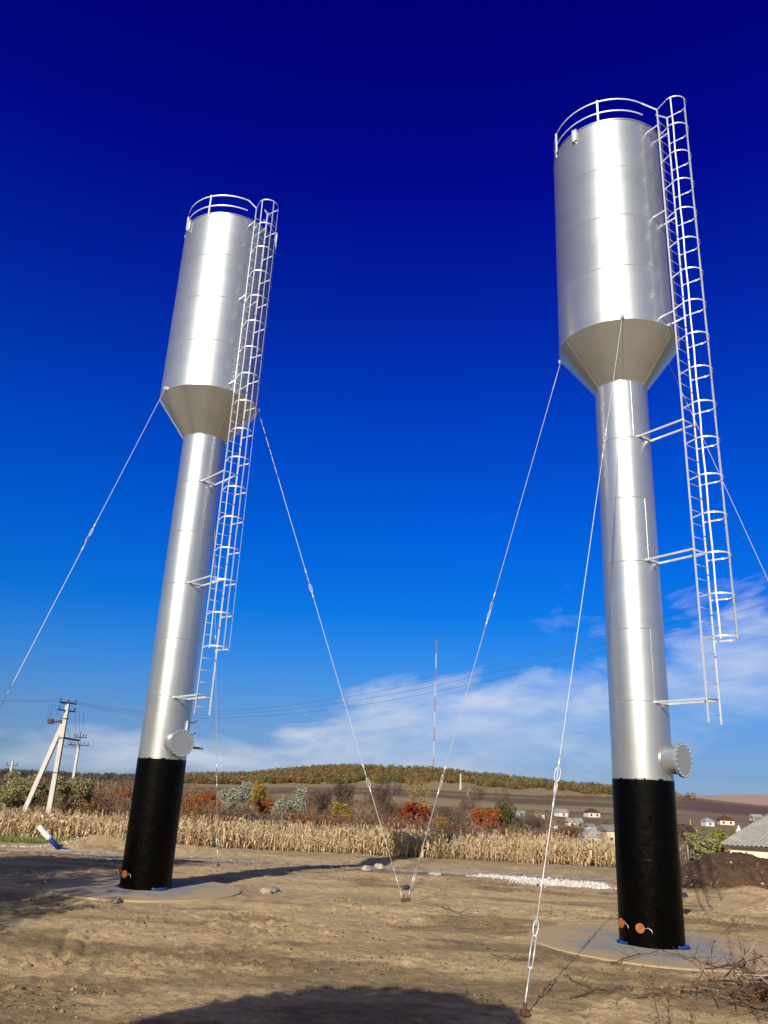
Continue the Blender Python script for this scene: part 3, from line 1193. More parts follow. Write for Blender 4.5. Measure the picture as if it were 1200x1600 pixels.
M_BARK = mat('grey_bark', (0.11, 0.085, 0.065), 0.9, 0, 0.3, 8)
M_BARKP = mat('pale_bark', (0.24, 0.21, 0.17), 0.9, 0, 0.3, 8)
M_TWIG = mat('brown_twigs', (0.10, 0.062, 0.045), 0.9, 0, 0.3, 3)
LEAF = {
    'orange': leaf_mat('orange_leaves', [(0.30, 0.075, 0.012), (0.42, 0.12, 0.02), (0.20, 0.05, 0.012), (0.36, 0.16, 0.035)]),
    'red': leaf_mat('red_leaves', [(0.25, 0.025, 0.01), (0.36, 0.06, 0.015), (0.14, 0.02, 0.01), (0.32, 0.12, 0.03)]),
    'yellow': leaf_mat('yellow_leaves', [(0.42, 0.26, 0.02), (0.34, 0.19, 0.02), (0.18, 0.16, 0.02), (0.48, 0.30, 0.05)]),
    'pale_yellow': leaf_mat('pale_yellow_leaves', [(0.38, 0.28, 0.10), (0.28, 0.20, 0.07), (0.44, 0.32, 0.10)]),
    'green': leaf_mat('dark_green_leaves', [(0.05, 0.075, 0.02), (0.09, 0.11, 0.025), (0.03, 0.045, 0.015), (0.16, 0.13, 0.03)]),
    'lime': leaf_mat('yellow_green_leaves', [(0.18, 0.24, 0.02), (0.28, 0.30, 0.03), (0.10, 0.14, 0.02)]),
    'silver': leaf_mat('silver_leaves', [(0.26, 0.27, 0.19), (0.36, 0.37, 0.28), (0.17, 0.18, 0.12)]),
    'olive': leaf_mat('olive_leaves', [(0.24, 0.23, 0.09), (0.34, 0.31, 0.15), (0.14, 0.135, 0.05), (0.38, 0.32, 0.16)]),
    'rust': leaf_mat('rust_brown_leaves', [(0.16, 0.065, 0.028), (0.20, 0.09, 0.04), (0.10, 0.045, 0.02)]),
    'bare': leaf_mat('dry_twig_leaves', [(0.12, 0.085, 0.06), (0.17, 0.12, 0.085), (0.08, 0.055, 0.04)]),
}


def tree(name, px, top_y, D, width_px, kind, label, cat, leaves=1500, bark=None, seed=0, low=0.12, group='autumn trees and bushes behind the maize', lsize=None):
    top = at_dist(px, top_y, D)
    z0 = gz(top.x, top.y) - 0.05
    H = max(1.0, top.z - z0)
    W = width_px / F_PX * D / 2
    T = empty(name, (top.x, top.y, z0), label, cat, group)
    r = random.Random(seed * 31 + 5)
    nr = np.random.RandomState(seed * 13 + 1)
    mb = MB()
    tips = []
    bushy = H < 3.6 or kind in ('orange', 'olive', 'silver')
    bare = kind in ('bare', 'thin')
    if bushy and not bare:
        for i in range(5):
            a = r.uniform(0, 6.28)
            grow(mb, r, Vector((0.25 * math.cos(a), 0.25 * math.sin(a), 0)), Vector((math.cos(a) * 0.45, math.sin(a) * 0.45, 1)).normalized(), H * 0.38, 0.035, 2, 0.5, tips)
    elif kind == 'thin':
        grow(mb, r, Vector((0, 0, 0)), Vector((0, 0, 1)), H * 0.55, 0.07, 3, 0.35, tips, 0.5)
    else:
        grow(mb, r, Vector((0, 0, 0)), Vector((0, 0, 1)), H * 0.36, 0.10, 4 if bare else 3, 0.62, tips)
    zt = max(v[2] for v in mb.v)
    wd = np.percentile([math.hypot(v[0], v[1]) for v in mb.v], 96)
    sz, sx = H / zt * (0.98 if bare else 0.93), W / max(wd, 0.1) * (1.0 if bare else 0.85)
    mb.v = [(v[0] * sx, v[1] * sx, v[2] * sz) for v in mb.v]
    mb.obj('trunk', bark or M_BARK, T)
    k = 'bare' if bare else kind
    nb = 26
    bl = []
    tp = [Vector((t.x * sx, t.y * sx, t.z * sz)) for t in tips]
    for i in range(nb):
        t = r.choice(tp)
        s_ = r.uniform(0.12, 0.27)
        bl.append((t.x, t.y, max(t.z, H * low + 0.2), W * s_ * 1.25 + .05, W * s_ * 1.25 + .05, H * s_ * 0.62 + .05))
    if not bare:
        for i in range(12):
            a, rr, hh = r.uniform(0, 6.28), r.uniform(0.1, 0.8) * W, r.uniform(low, 0.8) * H
            bl.append((rr * math.cos(a) * (1 - 0.4 * hh / H), rr * math.sin(a) * (1 - 0.4 * hh / H), hh, W * 0.22, W * 0.22, H * 0.12))
    sz_ = lsize or 0.19
    if bare:
        v, f, _ = leaf_cloud(int(leaves * 1.4), bl, 0.6, nr, aspect=0.07)
    else:
        v, f, _ = leaf_cloud(int(leaves * (3.4 if kind == 'olive' else 2.4)), bl, sz_, nr, aspect=0.7)
    v[:, 2] = np.clip(v[:, 2], 0.02, H)
    link('crown', np_mesh('crown', v, f, LEAF[k]), T)
    return T


# ------------------------------------------------------------------ maize
def stalk(r, H=0.98):
    "one dry maize plant: returns quads array"
    V, Fq = [], []

    def quad(a, b, c, d):
        n = len(V)
        V.extend([tuple(a), tuple(b), tuple(c), tuple(d)])
        Fq.append((n, n + 1, n + 2, n + 3))
    lean = Vector((r.uniform(-.09, .09), r.uniform(-.09, .09), 1))
    H = H * r.uniform(0.85, 1.1)
    w_ = 0.013
    for k in range(2):
        s_ = Vector((w_, 0, 0)) if k else Vector((0, w_, 0))
        quad(-s_, s_, s_ * 0.5 + lean * H, -s_ * 0.5 + lean * H)
    nl = r.randint(8, 11)
    for i in range(nl):
        h = H * (0.12 + 0.78 * i / nl + r.uniform(-.03, .03))
        a = (i % 2) * math.pi + r.uniform(-0.9, 0.9)
        o = Vector((math.cos(a), math.sin(a), 0))
        s_ = Vector((-o.y, o.x, r.uniform(-.6, .6))).normalized()
        L = r.uniform(0.24, 0.46)
        wl = r.uniform(0.03, 0.055)
        p0 = lean * h
        rise = r.uniform(0.15, 0.6)
        p1 = p0 + o * L * 0.35 + Vector((0, 0, L * rise))
        p2 = p1 + o * L * 0.30 + Vector((0, 0, -L * r.uniform(0.05, 0.35)))
        p3 = p2 + o * L * r.uniform(0.0, 0.25) + Vector((0, 0, -L * r.uniform(0.4, 0.8)))
        s2 = (s_ + Vector((0, 0, r.uniform(-.8, .8)))).normalized()
        quad(p0 - s_ * wl * .4, p0 + s_ * wl * .4, p1 + s_ * wl, p1 - s_ * wl)
        quad(p1 - s_ * wl, p1 + s_ * wl, p2 + s2 * wl * .9, p2 - s2 * wl * .9)
        quad(p2 - s2 * wl * .9, p2 + s2 * wl * .9, p3 + s2 * wl * .15, p3 - s2 * wl * .15)
    if r.random() < 0.7:     # ear in its husk
        h = H * r.uniform(0.42, 0.58)
        a = r.uniform(0, 6.28)
        o = Vector((math.cos(a), math.sin(a), 0))
        p = lean * h + o * 0.03
        dn = Vector((o.x * 0.5, o.y * 0.5, r.choice((-.8, .8)))).normalized()
        for k in range(2):
            s_ = (Vector((-o.y, o.x, 0)) if k else o) * 0.035
            quad(p - s_ * .6, p + s_ * .6, p + s_ + dn * 0.14, p - s_ + dn * 0.14)
            quad(p - s_ + dn * 0.14, p + s_ + dn * 0.14, p + s_ * .2 + dn * 0.26, p - s_ * .2 + dn * 0.26)
    for i in range(4):       # tassel
        a = r.uniform(0, 6.28)
        o = Vector((math.cos(a) * 0.35, math.sin(a) * 0.35, 1)).normalized()
        s_ = Vector((-o.y, o.x, 0)).normalized() * 0.007
        p = lean * H * 0.97
        quad(p - s_, p + s_, p + o * 0.22 + s_, p + o * 0.22 - s_)
    return np.array(V), np.array(Fq)


M_CORN = leaf_mat('dry_maize', [(0.57, 0.43, 0.24), (0.42, 0.29, 0.15), (0.68, 0.55, 0.34), (0.32, 0.21, 0.10), (0.61, 0.47, 0.27)], 0.30)
protos = []
for i in range(10):
    v, f = stalk(random.Random(100 + i))
    protos.append((v, f, np_mesh('maize_plant', v, f, M_CORN)))
cr = random.Random(77)
spots = []
row_y = 44.0
ri = 0
while row_y < 58:
    x = -24.0 if row_y < 60 else -30
    x_end = 16.0
    while x < x_end + (row_y - 44) * 0.25:
        yy = row_y + cr.uniform(-.12, .12) + 0.10 * math.sin(x * 0.4)
        # field starts a little farther back on the left
        if not (x > 13.5 and row_y < 60 and False):
            spots.append((x + cr.uniform(-.07, .07), yy, cr.uniform(0, 6.28), cr.uniform(0.72, 1.18) * (0.9 + 0.2 * math.sin(x * 0.7 + row_y)), cr.randrange(10), ri))
        x += cr.uniform(0.13, 0.24) if ri < 3 else cr.uniform(0.18, 0.34)
    row_y += 0.62
    ri += 1
front = [s_ for s_ in spots if s_[5] <= 1]
cr.shuffle(front)
visible = [s_ for s_ in front if abs(math.atan2(s_[0], s_[1])) < 0.47]
single = visible[:300]
single_set = set(id(s_) for s_ in single)
sx_ = np.array([s_[0] for s_ in spots])
sy_ = np.array([s_[1] for s_ in spots])
szz = ground(sx_, sy_)
zmap = {id(s_): z for s_, z in zip(spots, szz)}
for s_ in single:
    o = link('maize_plant', protos[s_[4]][2])
    o.location = (s_[0], s_[1], zmap[id(s_)] - 0.02)
    o.rotation_euler = (cr.gauss(0, .07), cr.gauss(0, .07), s_[2])
    o.scale = (s_[3],) * 3
    tag(o, 'dry straw-coloured maize plant in the front rows of the field along the bank', 'maize plant', 'maize plants along the front of the field')
vv, ff, base = [], [], 0
for s_ in spots:
    if id(s_) in single_set:
        continue
    v, f, _ = protos[s_[4]]
    c, sn = math.cos(s_[2]), math.sin(s_[2])
    v2 = np.empty_like(v)
    v2[:, 0] = (v[:, 0] * c - v[:, 1] * sn) * s_[3] + s_[0]
    v2[:, 1] = (v[:, 0] * sn + v[:, 1] * c) * s_[3] + s_[1]
    v2[:, 2] = v[:, 2] * s_[3] + zmap[id(s_)] - 0.02
    vv.append(v2)
    ff.append(f + base)
    base += len(v)
o = link('maize_field', np_mesh('maize_field', np.concatenate(vv), np.concatenate(ff), M_CORN))
tag(o, 'pale dry maize field filling the ground behind the road', 'maize field', kind='stuff')

# ------------------------------------------------------------------ individual trees behind the maize
TREES = [
    ('bush', 8, 1228, 84, 70, 'olive', 'olive green bush at the left picture edge behind the leaning pole strut', 'bush', 1800),
    ('bush', 56, 1205, 86, 78, 'olive', 'tall olive green bush between the leaning strut and the concrete pole', 'bush', 2600),
    ('bush', 118, 1206, 84, 62, 'olive', 'tall olive green bush directly right of the front concrete pole', 'bush', 2400),
    ('tree', 160, 1236, 120, 60, 'bare', 'bare brown thicket tree between the right olive bush and the orange bush', 'tree', 1500),
    ('bush', 193, 1234, 98, 34, 'orange', 'small round orange bush touching the left edge of the left tower foot', 'bush', 1500),
    ('bush', 312, 1236, 92, 86, 'orange', 'wide rust-orange bush just right of the left tower foot', 'bush', 3000),
    ('bush', 372, 1219, 86, 52, 'silver', 'silvery grey-green bush between the wide orange bush and the golden tree', 'bush', 2300),
    ('tree', 409, 1219, 96, 42, 'yellow', 'golden tree with green tints right of the first silvery bush', 'tree', 1600),
    ('bush', 421, 1248, 90, 30, 'orange', 'small bright orange bush under the golden tree', 'bush', 900),
    ('bush', 453, 1228, 86, 60, 'silver', 'pale silvery shrub, thinner and right of the small bright orange bush', 'bush', 1500),
    ('tree', 500, 1226, 92, 48, 'bare', 'dark leafless tree with twisted branches right of the thin silvery shrub', 'tree', 1700),
    ('bush', 536, 1250, 88, 32, 'yellow', 'small yellow-green bush at the foot of two bare trees', 'bush', 900),
    ('tree', 556, 1226, 97, 56, 'bare', 'broad leafless brown tree left of the left middle guy wire end', 'tree', 2000),
    ('tree', 603, 1222, 98, 70, 'bare', 'broadest bare brown tree, left of the pale yellow poplar', 'tree', 2300),
    ('tree', 652, 1220, 104, 38, 'pale_yellow', 'slim pale yellow tree rising behind the red bush', 'tree', 1300),
    ('bush', 645, 1253, 88, 52, 'red', 'deep red bush in front of the slim pale yellow tree', 'bush', 1900),
    ('bush', 620, 1262, 90, 40, 'rust', 'low rust-brown bush just left of the deep red bush', 'bush', 1200),
    ('bush', 690, 1272, 87, 30, 'yellow', 'small yellow-orange bush right of the deep red bush', 'bush', 900),
    ('tree', 728, 1228, 100, 44, 'thin', 'tall thin leafless tree standing clear against the brown fields', 'tree', 1300),
    ('tree', 722, 1262, 92, 52, 'bare', 'low reddish bare tree beneath the tall thin leafless tree', 'tree', 1700),
    ('bush', 757, 1258, 88, 44, 'orange', 'orange-gold bush next to the dark green tree', 'bush', 1600),
    ('tree', 790, 1254, 90, 48, 'green', 'dark green tree, the only green crown behind the maize', 'tree', 2000),
    ('tree', 783, 1226, 108, 34, 'thin', 'tall spindly leafless tree rising behind the dark green tree', 'tree', 1100),
    ('bush', 832, 1272, 95, 52, 'bare', 'low brown leafless bush right of the dark green tree', 'bush', 1500),
    ('bush', 875, 1290, 100, 60, 'rust', 'brown-leaved bush left of the white gable house', 'bush', 1200),
    ('bush', 1117, 1293, 62, 36, 'lime', 'bright yellow-green bush in front of the long grey roof', 'bush', 1600),
    ('bush', 1092, 1301, 60, 46, 'olive', 'dull olive bush between the right tower and the yellow-green bush', 'bush', 1500),
    ('tree', 1076, 1288, 64, 30, 'bare', 'leafless pale tree below the golden wire dome', 'tree', 1000),
    ('tree', 1175, 1276, 130, 36, 'bare', 'bare brown tree behind the long grey roof', 'tree', 900),
    ('tree', 818, 1262, 230, 30, 'bare', 'brown village tree right of the dark green crown', 'tree', 700),
    ('tree', 905, 1268, 330, 26, 'bare', 'brown village tree left of the maroon roofed house', 'tree', 600),
    ('tree', 945, 1272, 300, 24, 'bare', 'brown village tree right of the maroon roofed house', 'tree', 600),
    ('tree', 890, 1284, 260, 30, 'bare', 'brown tree standing among the village roofs left of the cream house', 'tree', 700),
    ('bush', 943, 1292, 200, 26, 'orange', 'orange-brown bush between the cream house and the small white house', 'bush', 600),
    ('bush', 1152, 1286, 330, 20, 'yellow', 'faint yellow tree in the village above the chapel', 'tree', 500),
    ('bush', 1146, 1300, 100, 30, 'yellow', 'small yellow bush beside the pale chapel', 'bush', 700),
]
for i, (nm, px, ty, D, wp, kind, lab, cat, nl) in enumerate(TREES):
    tree(nm, px, ty, D, wp, kind, lab, cat, nl, seed=i, bark=M_BARKP if kind == 'thin' else None, low=0.05 if nm == 'bush' else 0.25)

# undergrowth and valley scrub: nobody could count it
nr = np.random.RandomState(21)


def scrub(name, pts, mat_, label, per, hgt, wid, cols, blade=0.6, aspect=0.06, seed=1, dens_leaf=False):
    nr = np.random.RandomState(seed)
    n = len(pts)
    cen = np.repeat(np.arange(n), per)
    m = n * per
    z0 = ground(pts[:, 0], pts[:, 1])
    hh = nr.uniform(0.6, 1.15, n) * hgt
    ww = nr.uniform(0.7, 1.3, n) * wid
    u = nr.normal(size=(m, 3))
    u /= np.linalg.norm(u, axis=1)[:, None]
    u *= (nr.uniform(0.2, 1, m) ** 0.45)[:, None]
    c = np.empty((m, 3))
    c[:, 0] = pts[cen, 0] + u[:, 0] * ww[cen]
    c[:, 1] = pts[cen, 1] + u[:, 1] * ww[cen]
    c[:, 2] = z0[cen] + hh[cen] * (0.5 + 0.5 * u[:, 2])
    a = nr.normal(size=(m, 3)) * np.array([1, 1, 1.3])
    a /= np.linalg.norm(a, axis=1)[:, None]
    b_ = np.cross(a, nr.normal(size=(m, 3)))
    b_ /= np.linalg.norm(b_, axis=1)[:, None]
    s_ = blade * nr.uniform(0.6, 1.3, m)[:, None] / 2
    a *= s_
    b_ *= s_ * aspect
    v = np.stack([c - a, c + b_, c + a, c - b_], 1).reshape(-1, 3)
    f = np.arange(m * 4).reshape(m, 4)
    cc = np.array(cols)
    tc_ = cc[nr.randint(0, len(cc), n)] * nr.uniform(0.75, 1.25, n)[:, None]
    col = np.repeat(tc_[cen], 4, axis=0)
    o = link(name, np_mesh(name, v, f, mat_, col))
    return tag(o, label, 'undergrowth' if 'scrub' in name else 'wood', kind='stuff')


M_MULT = leaf_mat('mixed_foliage', [(0.7, 0.7, 0.7), (1.25, 1.25, 1.25), (0.9, 0.9, 0.9)], 0.15, use_col=True)


def polar_pts(n, pxa, pxb, da, db, seed):
    r = np.random.RandomState(seed)
    px = r.uniform(pxa, pxb, n)
    az = np.arctan((px - 600) / F_PX * 0.975)
    d = np.sqrt(r.uniform(da * da, db * db, n))
    return np.stack([d * np.sin(az), d * np.cos(az)], -1)


brown = [(0.17, 0.11, 0.07), (0.13, 0.09, 0.06), (0.20, 0.135, 0.09), (0.15, 0.085, 0.07), (0.22, 0.13, 0.05)]
scrub('hedge_scrub', polar_pts(560, 120, 880, 98, 128, 3), M_MULT, 'tangled brown undergrowth along the far side of the maize', 170, 3.6, 1.4, brown, 0.55, 0.10, 4)
scrub('near_scrub', polar_pts(420, 120, 880, 81, 99, 13), M_MULT, 'low brown brush between the coloured bushes behind the maize', 150, 2.2, 1.3, brown + [(0.20, 0.085, 0.035), (0.16, 0.07, 0.04)], 0.55, 0.10, 14)
scrub('valley_scrub', polar_pts(1500, 60, 1300, 120, 400, 5), M_MULT, 'leafless brown scrub and orchard trees filling the valley', 80, 2.3, 2.0,
      brown + [(0.12, 0.10, 0.05), (0.10, 0.10, 0.04)], 1.1, 0.14, 6)
scrub('left_scrub', polar_pts(900, -260, 300, 110, 520, 7), M_MULT, 'dark brown leafless scrub reaching to the horizon on the left', 60, 3.4, 2.4,
      [(0.085, 0.06, 0.048), (0.10, 0.072, 0.055), (0.07, 0.062, 0.04), (0.11, 0.07, 0.06)], 1.3, 0.16, 8)
# ridge forest
fp_ = polar_pts(15000, -300, 1180, 560, 960, 9)
r_ = np.hypot(fp_[:, 0], fp_[:, 1])
az_ = np.arctan2(fp_[:, 0], fp_[:, 1])
pxx = np.tan(az_) / 0.975 * F_PX + 600
lo = np.interp(pxx, [-300, 200, 330, 420, 560, 700, 870, 960, 1100, 1180], [670, 680, 720, 740, 745, 790, 815, 830, 860, 900])
hi = np.interp(pxx, [-300, 200, 330, 1030, 1075], [700, 740, 930, 930, 840])
lo = lo + 14 * np.sin(pxx * 0.045) + 10 * np.sin(pxx * 0.12)
keep = (r_ > lo) & (r_ < hi)
fp_ = fp_[keep]
lft_ = np.tan(np.arctan2(fp_[:, 0], fp_[:, 1])) / 0.975 * F_PX + 600 < 300
scrub('distant_forest', fp_[lft_], M_MULT, 'dark leafless wood along the low horizon on the left', 80, 6.0, 3.4,
      [(0.085, 0.07, 0.055), (0.07, 0.065, 0.05), (0.10, 0.075, 0.055), (0.065, 0.07, 0.06)], 1.5, 0.5, 12)
fp_ = fp_[~lft_]
scrub('ridge_forest', fp_, M_MULT, 'brown and olive autumn forest covering the top of the far hill', 62, 6.5, 2.9,
      [(0.16, 0.10, 0.042), (0.13, 0.10, 0.038), (0.19, 0.12, 0.045), (0.11, 0.095, 0.036), (0.15, 0.12, 0.05), (0.17, 0.09, 0.038), (0.085, 0.09, 0.036)], 1.25, 0.7, 10)

# grass on the left verge
gr_ = np.random.RandomState(31)
n = 5200
gx = gr_.uniform(-24, -13.4, n)
gy = gr_.uniform(39.9, 43.4, n)
gzv = ground(gx, gy, True)
h_ = gr_.uniform(0.08, 0.26, n)
a_ = gr_.uniform(0, 6.28, n)
dx, dy = np.cos(a_) * 0.018, np.sin(a_) * 0.018
lx, ly = gr_.uniform(-.08, .08, n), gr_.uniform(-.08, .08, n)
v = np.stack([np.stack([gx - dx, gy - dy, gzv - 0.01], -1), np.stack([gx + dx, gy + dy, gzv - 0.01], -1), np.stack([gx + lx, gy + ly, gzv + h_], -1)], 1).reshape(-1, 3)
o = link('verge_grass', np_mesh('verge_grass', v, np.arange(n * 3).reshape(n, 3), leaf_mat('verge_grass', [(0.10, 0.15, 0.03), (0.17, 0.20, 0.05), (0.24, 0.21, 0.09)])))
tag(o, 'green grass verge between the road and the maize on the left', 'grass', kind='stuff')

# ------------------------------------------------------------------ stones, gravel, clods


def pebbles(name, pts, size, mat_, label, seed, cat='gravel', zr=None, sig=0.45):
    r = np.random.RandomState(seed)
    n = len(pts)
    octa = np.array([[1, 0, 0], [0, 1, 0], [-1, 0, 0], [0, -1, 0], [0, 0, 0.8], [0, 0, -0.6]], float)
    fac = np.array([[0, 1, 4], [1, 2, 4], [2, 3, 4], [3, 0, 4], [1, 0, 5], [2, 1, 5], [3, 2, 5], [0, 3, 5]])
    s_ = size * r.lognormal(0, sig, n)
    j = octa[None] * r.uniform(0.65, 1.35, (n, 6, 3)) * s_[:, None, None]
    a = r.uniform(0, 6.28, n)
    x = j[..., 0] * np.cos(a)[:, None] - j[..., 1] * np.sin(a)[:, None] + pts[:, 0][:, None]
    y = j[..., 0] * np.sin(a)[:, None] + j[..., 1] * np.cos(a)[:, None] + pts[:, 1][:, None]
    z0 = ground(pts[:, 0], pts[:, 1], True) if zr is None else zr
    z = j[..., 2] + (z0 + s_ * 0.25)[:, None]
    v = np.stack([x, y, z], -1).reshape(-1, 3)
    f = (fac[None] + (np.arange(n) * 6)[:, None, None]).reshape(-1, 3)
    o = link(name, np_mesh(name, v, f, mat_))
    return tag(o, label, cat, kind='stuff')


M_CLOD = leaf_mat('soil_clods', [(0.30, 0.21, 0.11), (0.18, 0.12, 0.065), (0.36, 0.26, 0.14), (0.06, 0.038, 0.02), (0.10, 0.065, 0.034), (0.05, 0.035, 0.02)], 0, 0.95)
M_GRAV = leaf_mat('white_chippings', [(0.50, 0.47, 0.41), (0.64, 0.61, 0.55), (0.36, 0.33, 0.28)], 0, 0.9)
r = np.random.RandomState(3)
cx, cy = r.uniform(-14, 14, 60000), 9.5 + 30 * r.uniform(0, 1, 60000) ** 1.5
k = (fbm(cx * 0.5, cy * 0.9, 4, 57) > 0.61) | (r.uniform(size=len(cx)) < 0.03)
k &= np.hypot(cx - 5.63, cy - 17.4) > 2.5
k &= np.hypot(cx + 5.42, cy - 21.8) > 2.5
k &= np.abs(np.arctan2(cx, cy)) < 0.52
cx, cy = cx[k], cy[k]
pebbles('soil_clods', np.stack([cx, cy], -1), 0.010, M_CLOD, 'loose crumbs and clods of tan soil scattered over the yard', 5, 'soil', sig=0.55)
# white chippings
n = 11000
t_ = r.uniform(-1, 1, n)
o_ = r.normal(0, 0.60, n) * (1 - 0.55 * np.abs(t_)) * (1.0 + 0.5 * np.sin(t_ * 5))
cxx = 6.15 + t_ * 1.9 + o_ * 0.75 + 0.3 * np.sin(t_ * 4)
cyy = 30.7 - t_ * 2.3 + o_ * 0.75
pebbles('white_chippings', np.stack([cxx, cyy], -1), 0.022, M_GRAV, 'patch of white stone chippings spilled on the yard behind the right tower', 7, 'gravel')
n = 500
pebbles('verge_chippings', np.stack([r.uniform(-24, -12.5, n), 39.0 + r.normal(0, 0.12, n)], -1), 0.022, M_GRAV, 'thin line of pale chippings along the left verge', 8, 'gravel')

# dark soil heap
n_u, n_v = 220, 84
vs, fs = [], []
for j in range(n_v):
    for i in range(n_u):
        u, v_ = i / (n_u - 1), j / (n_v - 1)
        x = 11.2 + 11.5 * u
        y = 29.3 + 4.2 * v_
        e_ = max(0, 1 - (2 * v_ - 1) ** 2) ** 0.55 * (1 - (max(0, 0.12 - u) / 0.12) ** 2) ** 0.5
        top = 0.95 + 0.18 * math.sin(u * 9) + 0.22 * math.exp(-((u - 0.27) / 0.2) ** 2) - 0.75 * max(0, u - 0.36)
        vs.append((x, y, e_ * top))
vs = np.array(vs)
nz = fbm(vs[:, 0] * 2.2, vs[:, 1] * 2.2, 5, 61) - 0.5
n9 = fbm(vs[:, 0] * 8, vs[:, 1] * 8, 3, 67) - 0.5
vs[:, 2] *= 0.94
vs[:, 2] += (nz * 0.34 + n9 * 0.16) * sstep(0.0, 0.25, vs[:, 2]) + ground(vs[:, 0], vs[:, 1]) - 0.06
for j in range(n_v - 1):
    for i in range(n_u - 1):
        fs.append((j * n_u + i, j * n_u + i + 1, (j + 1) * n_u + i + 1, (j + 1) * n_u + i))
M_DSOIL = mat('dark_topsoil', (0.060, 0.033, 0.018), 0.95, 0, 0.5, 3.5, 0.9, 22)
heap = empty('soil_heap', (14, 31, 0), 'long dark brown soil heap with pale clods in front of the grey roof', 'soil heap')
me = np_mesh('soil', vs - np.array([14, 31, 0]), np.array(fs), M_DSOIL, smooth=True)
link('soil', me, heap)
hp = vs[(vs[:, 1] < 31.3)]
hp = hp[r.randint(0, len(hp), 700)] + r.normal(0, 0.02, (700, 3))
hp[:, 2] -= 0.02
lowb = r.uniform(size=len(hp)) < np.clip(1.3 - hp[:, 2] * 1.0, 0.2, 1)
hp = hp[lowb]
o = pebbles('pale_clods', hp[:, :2] - np.array([14, 31]), 0.020, leaf_mat('pale_clods', [(0.42, 0.32, 0.22), (0.30, 0.20, 0.13), (0.55, 0.46, 0.36)], 0, 0.9), None, 9, None, zr=hp[:, 2])
o.parent = heap
if 'category' in o:
    del o['category']


def rock(name, px, py, size, mat_, label, seed, cat='stone'):
    p = on_ground(px, py, gz(*on_ground(px, py).xy))
    r = random.Random(seed)
    b = MB()
    rings = 6
    seg = 9
    vs = [(0, 0, -0.4)]
    fs = []
    for i in range(1, rings):
        ph = math.pi * i / rings - math.pi / 2
        for k in range(seg):
            t = 2 * math.pi * k / seg
            q_ = 1 + r.uniform(-.22, .22)
            vs.append((math.cos(ph) * math.cos(t) * q_, math.cos(ph) * math.sin(t) * q_ * 0.75, math.sin(ph) * 0.55 * q_))
    vs.append((0, 0, 0.5))
    for k in range(seg):
        l = (k + 1) % seg
        fs.append((0, 1 + l, 1 + k))
        for i in range(rings - 2):
            fs.append((1 + i * seg + k, 1 + i * seg + l, 1 + (i + 1) * seg + l, 1 + (i + 1) * seg + k))
        fs.append((1 + (rings - 2) * seg + k, 1 + (rings - 2) * seg + l, len(vs) - 1))
    o = b.add([Vector(v) * size for v in vs], fs).obj(name, mat_)
    o.location = (p.x, p.y, gz(p.x, p.y) + size * 0.2)
    o.rotation_euler = (0, 0, r.uniform(0, 3))
    return tag(o, label, cat)


M_STONE = mat('pale_limestone', (0.36, 0.31, 0.24), 0.9, 0, 0.25, 12, 0.5, 30)
M_GREYST = mat('grey_rubble', (0.17, 0.16, 0.13), 0.9, 0, 0.3, 12, 0.6, 20)
rock('stone', 592, 1353, 0.30, M_STONE, 'largest pale stone at the edge of the road shadow', 1)
rock('stone', 573, 1358, 0.22, M_STONE, 'small tan stone just left of the largest pale stone', 2)
rock('stone', 634, 1390, 0.16, M_DARK, 'dark lump of stone behind the shared middle anchor', 3)
rock('stone', 428, 1395, 0.20, M_GREYST, 'grey rubble lump right of the left tower slab', 4)
rock('stone', 416, 1397, 0.15, M_STONE, 'pale stone beside the grey rubble lump near the left slab', 5)
rock('stone', 1068, 1397, 0.16, M_DARK, 'black lump on the sand behind the right tower foot', 6)
rock('stone', 182, 1410, 0.16, M_GREYST, 'dark clod in front of the left tower slab', 7)
# broken concrete block with a stub post
p = on_ground(679, 1364, -0.1)
bk = empty('concrete_rubble', (p.x, p.y, gz(p.x, p.y)), 'broken concrete block with a short upright stub in the middle of the yard', 'rubble')
MB().box((0, 0, 0.05), (0.42, 0.2, 0.12), Matrix.Rotation(0.3, 3, 'Z')).obj('block', M_STONE, bk)
MB().box((-0.02, 0, 0.17), (0.10, 0.10, 0.22), Matrix.Rotation(0.15, 3, 'Y')).obj('stub', M_GREYST, bk)

# ------------------------------------------------------------------ leaning blue pipe with white wrapping
p0 = at_dist(94, 1321, 40.5)
p1 = at_dist(60, 1291, 40.0)
p0.z = gz(p0.x, p0.y)
bp = empty('wrapped_pipe', p0, 'short blue pipe leaning left with a white cloth wrapped round its upper end', 'pipe')
d = Vector(p1) - Vector(p0)
b = MB().tube([d * -0.1, d * 0.55], 0.10, 12)
b.obj('pipe', M_BLUEP, bp)
b = MB()
b.tube([d * t for t in (0.46, 0.52, 0.6, 0.7, 0.8, 0.9, 0.98, 1.0)], [0.11, 0.15, 0.12, 0.15, 0.10, 0.12, 0.09, 0.03], 10)
b.obj('cloth_wrap', M_WHITEC, bp)
# blue crumpled film beside it
b = MB()
b.tube([(0.0, 0, 0.05), (0.3, -0.2, 0.06), (0.6, -0.25, 0.03)], [0.05, 0.04, 0.01], 7)
b.obj('base_sleeve', M_BLUEP, bp)

# ------------------------------------------------------------------ electricity poles


def concrete_pole(T, h, r0=0.15, r1=0.10):
    b = MB()
    b.v = []
    rb = [(-r0, -r0), (r0, -r0), (r0, r0), (-r0, r0)]
    rt_ = [(-r1, -r1), (r1, -r1), (r1, r1), (-r1, r1)]
    b.add([(x, y, 0) for x, y in rb] + [(x, y, h) for x, y in rt_], [(3, 2, 1, 0), (4, 5, 6, 7), (0, 1, 5, 4), (1, 2, 6, 5), (2, 3, 7, 6), (3, 0, 4, 7)])
    return b.obj('shaft', M_POLE, T)


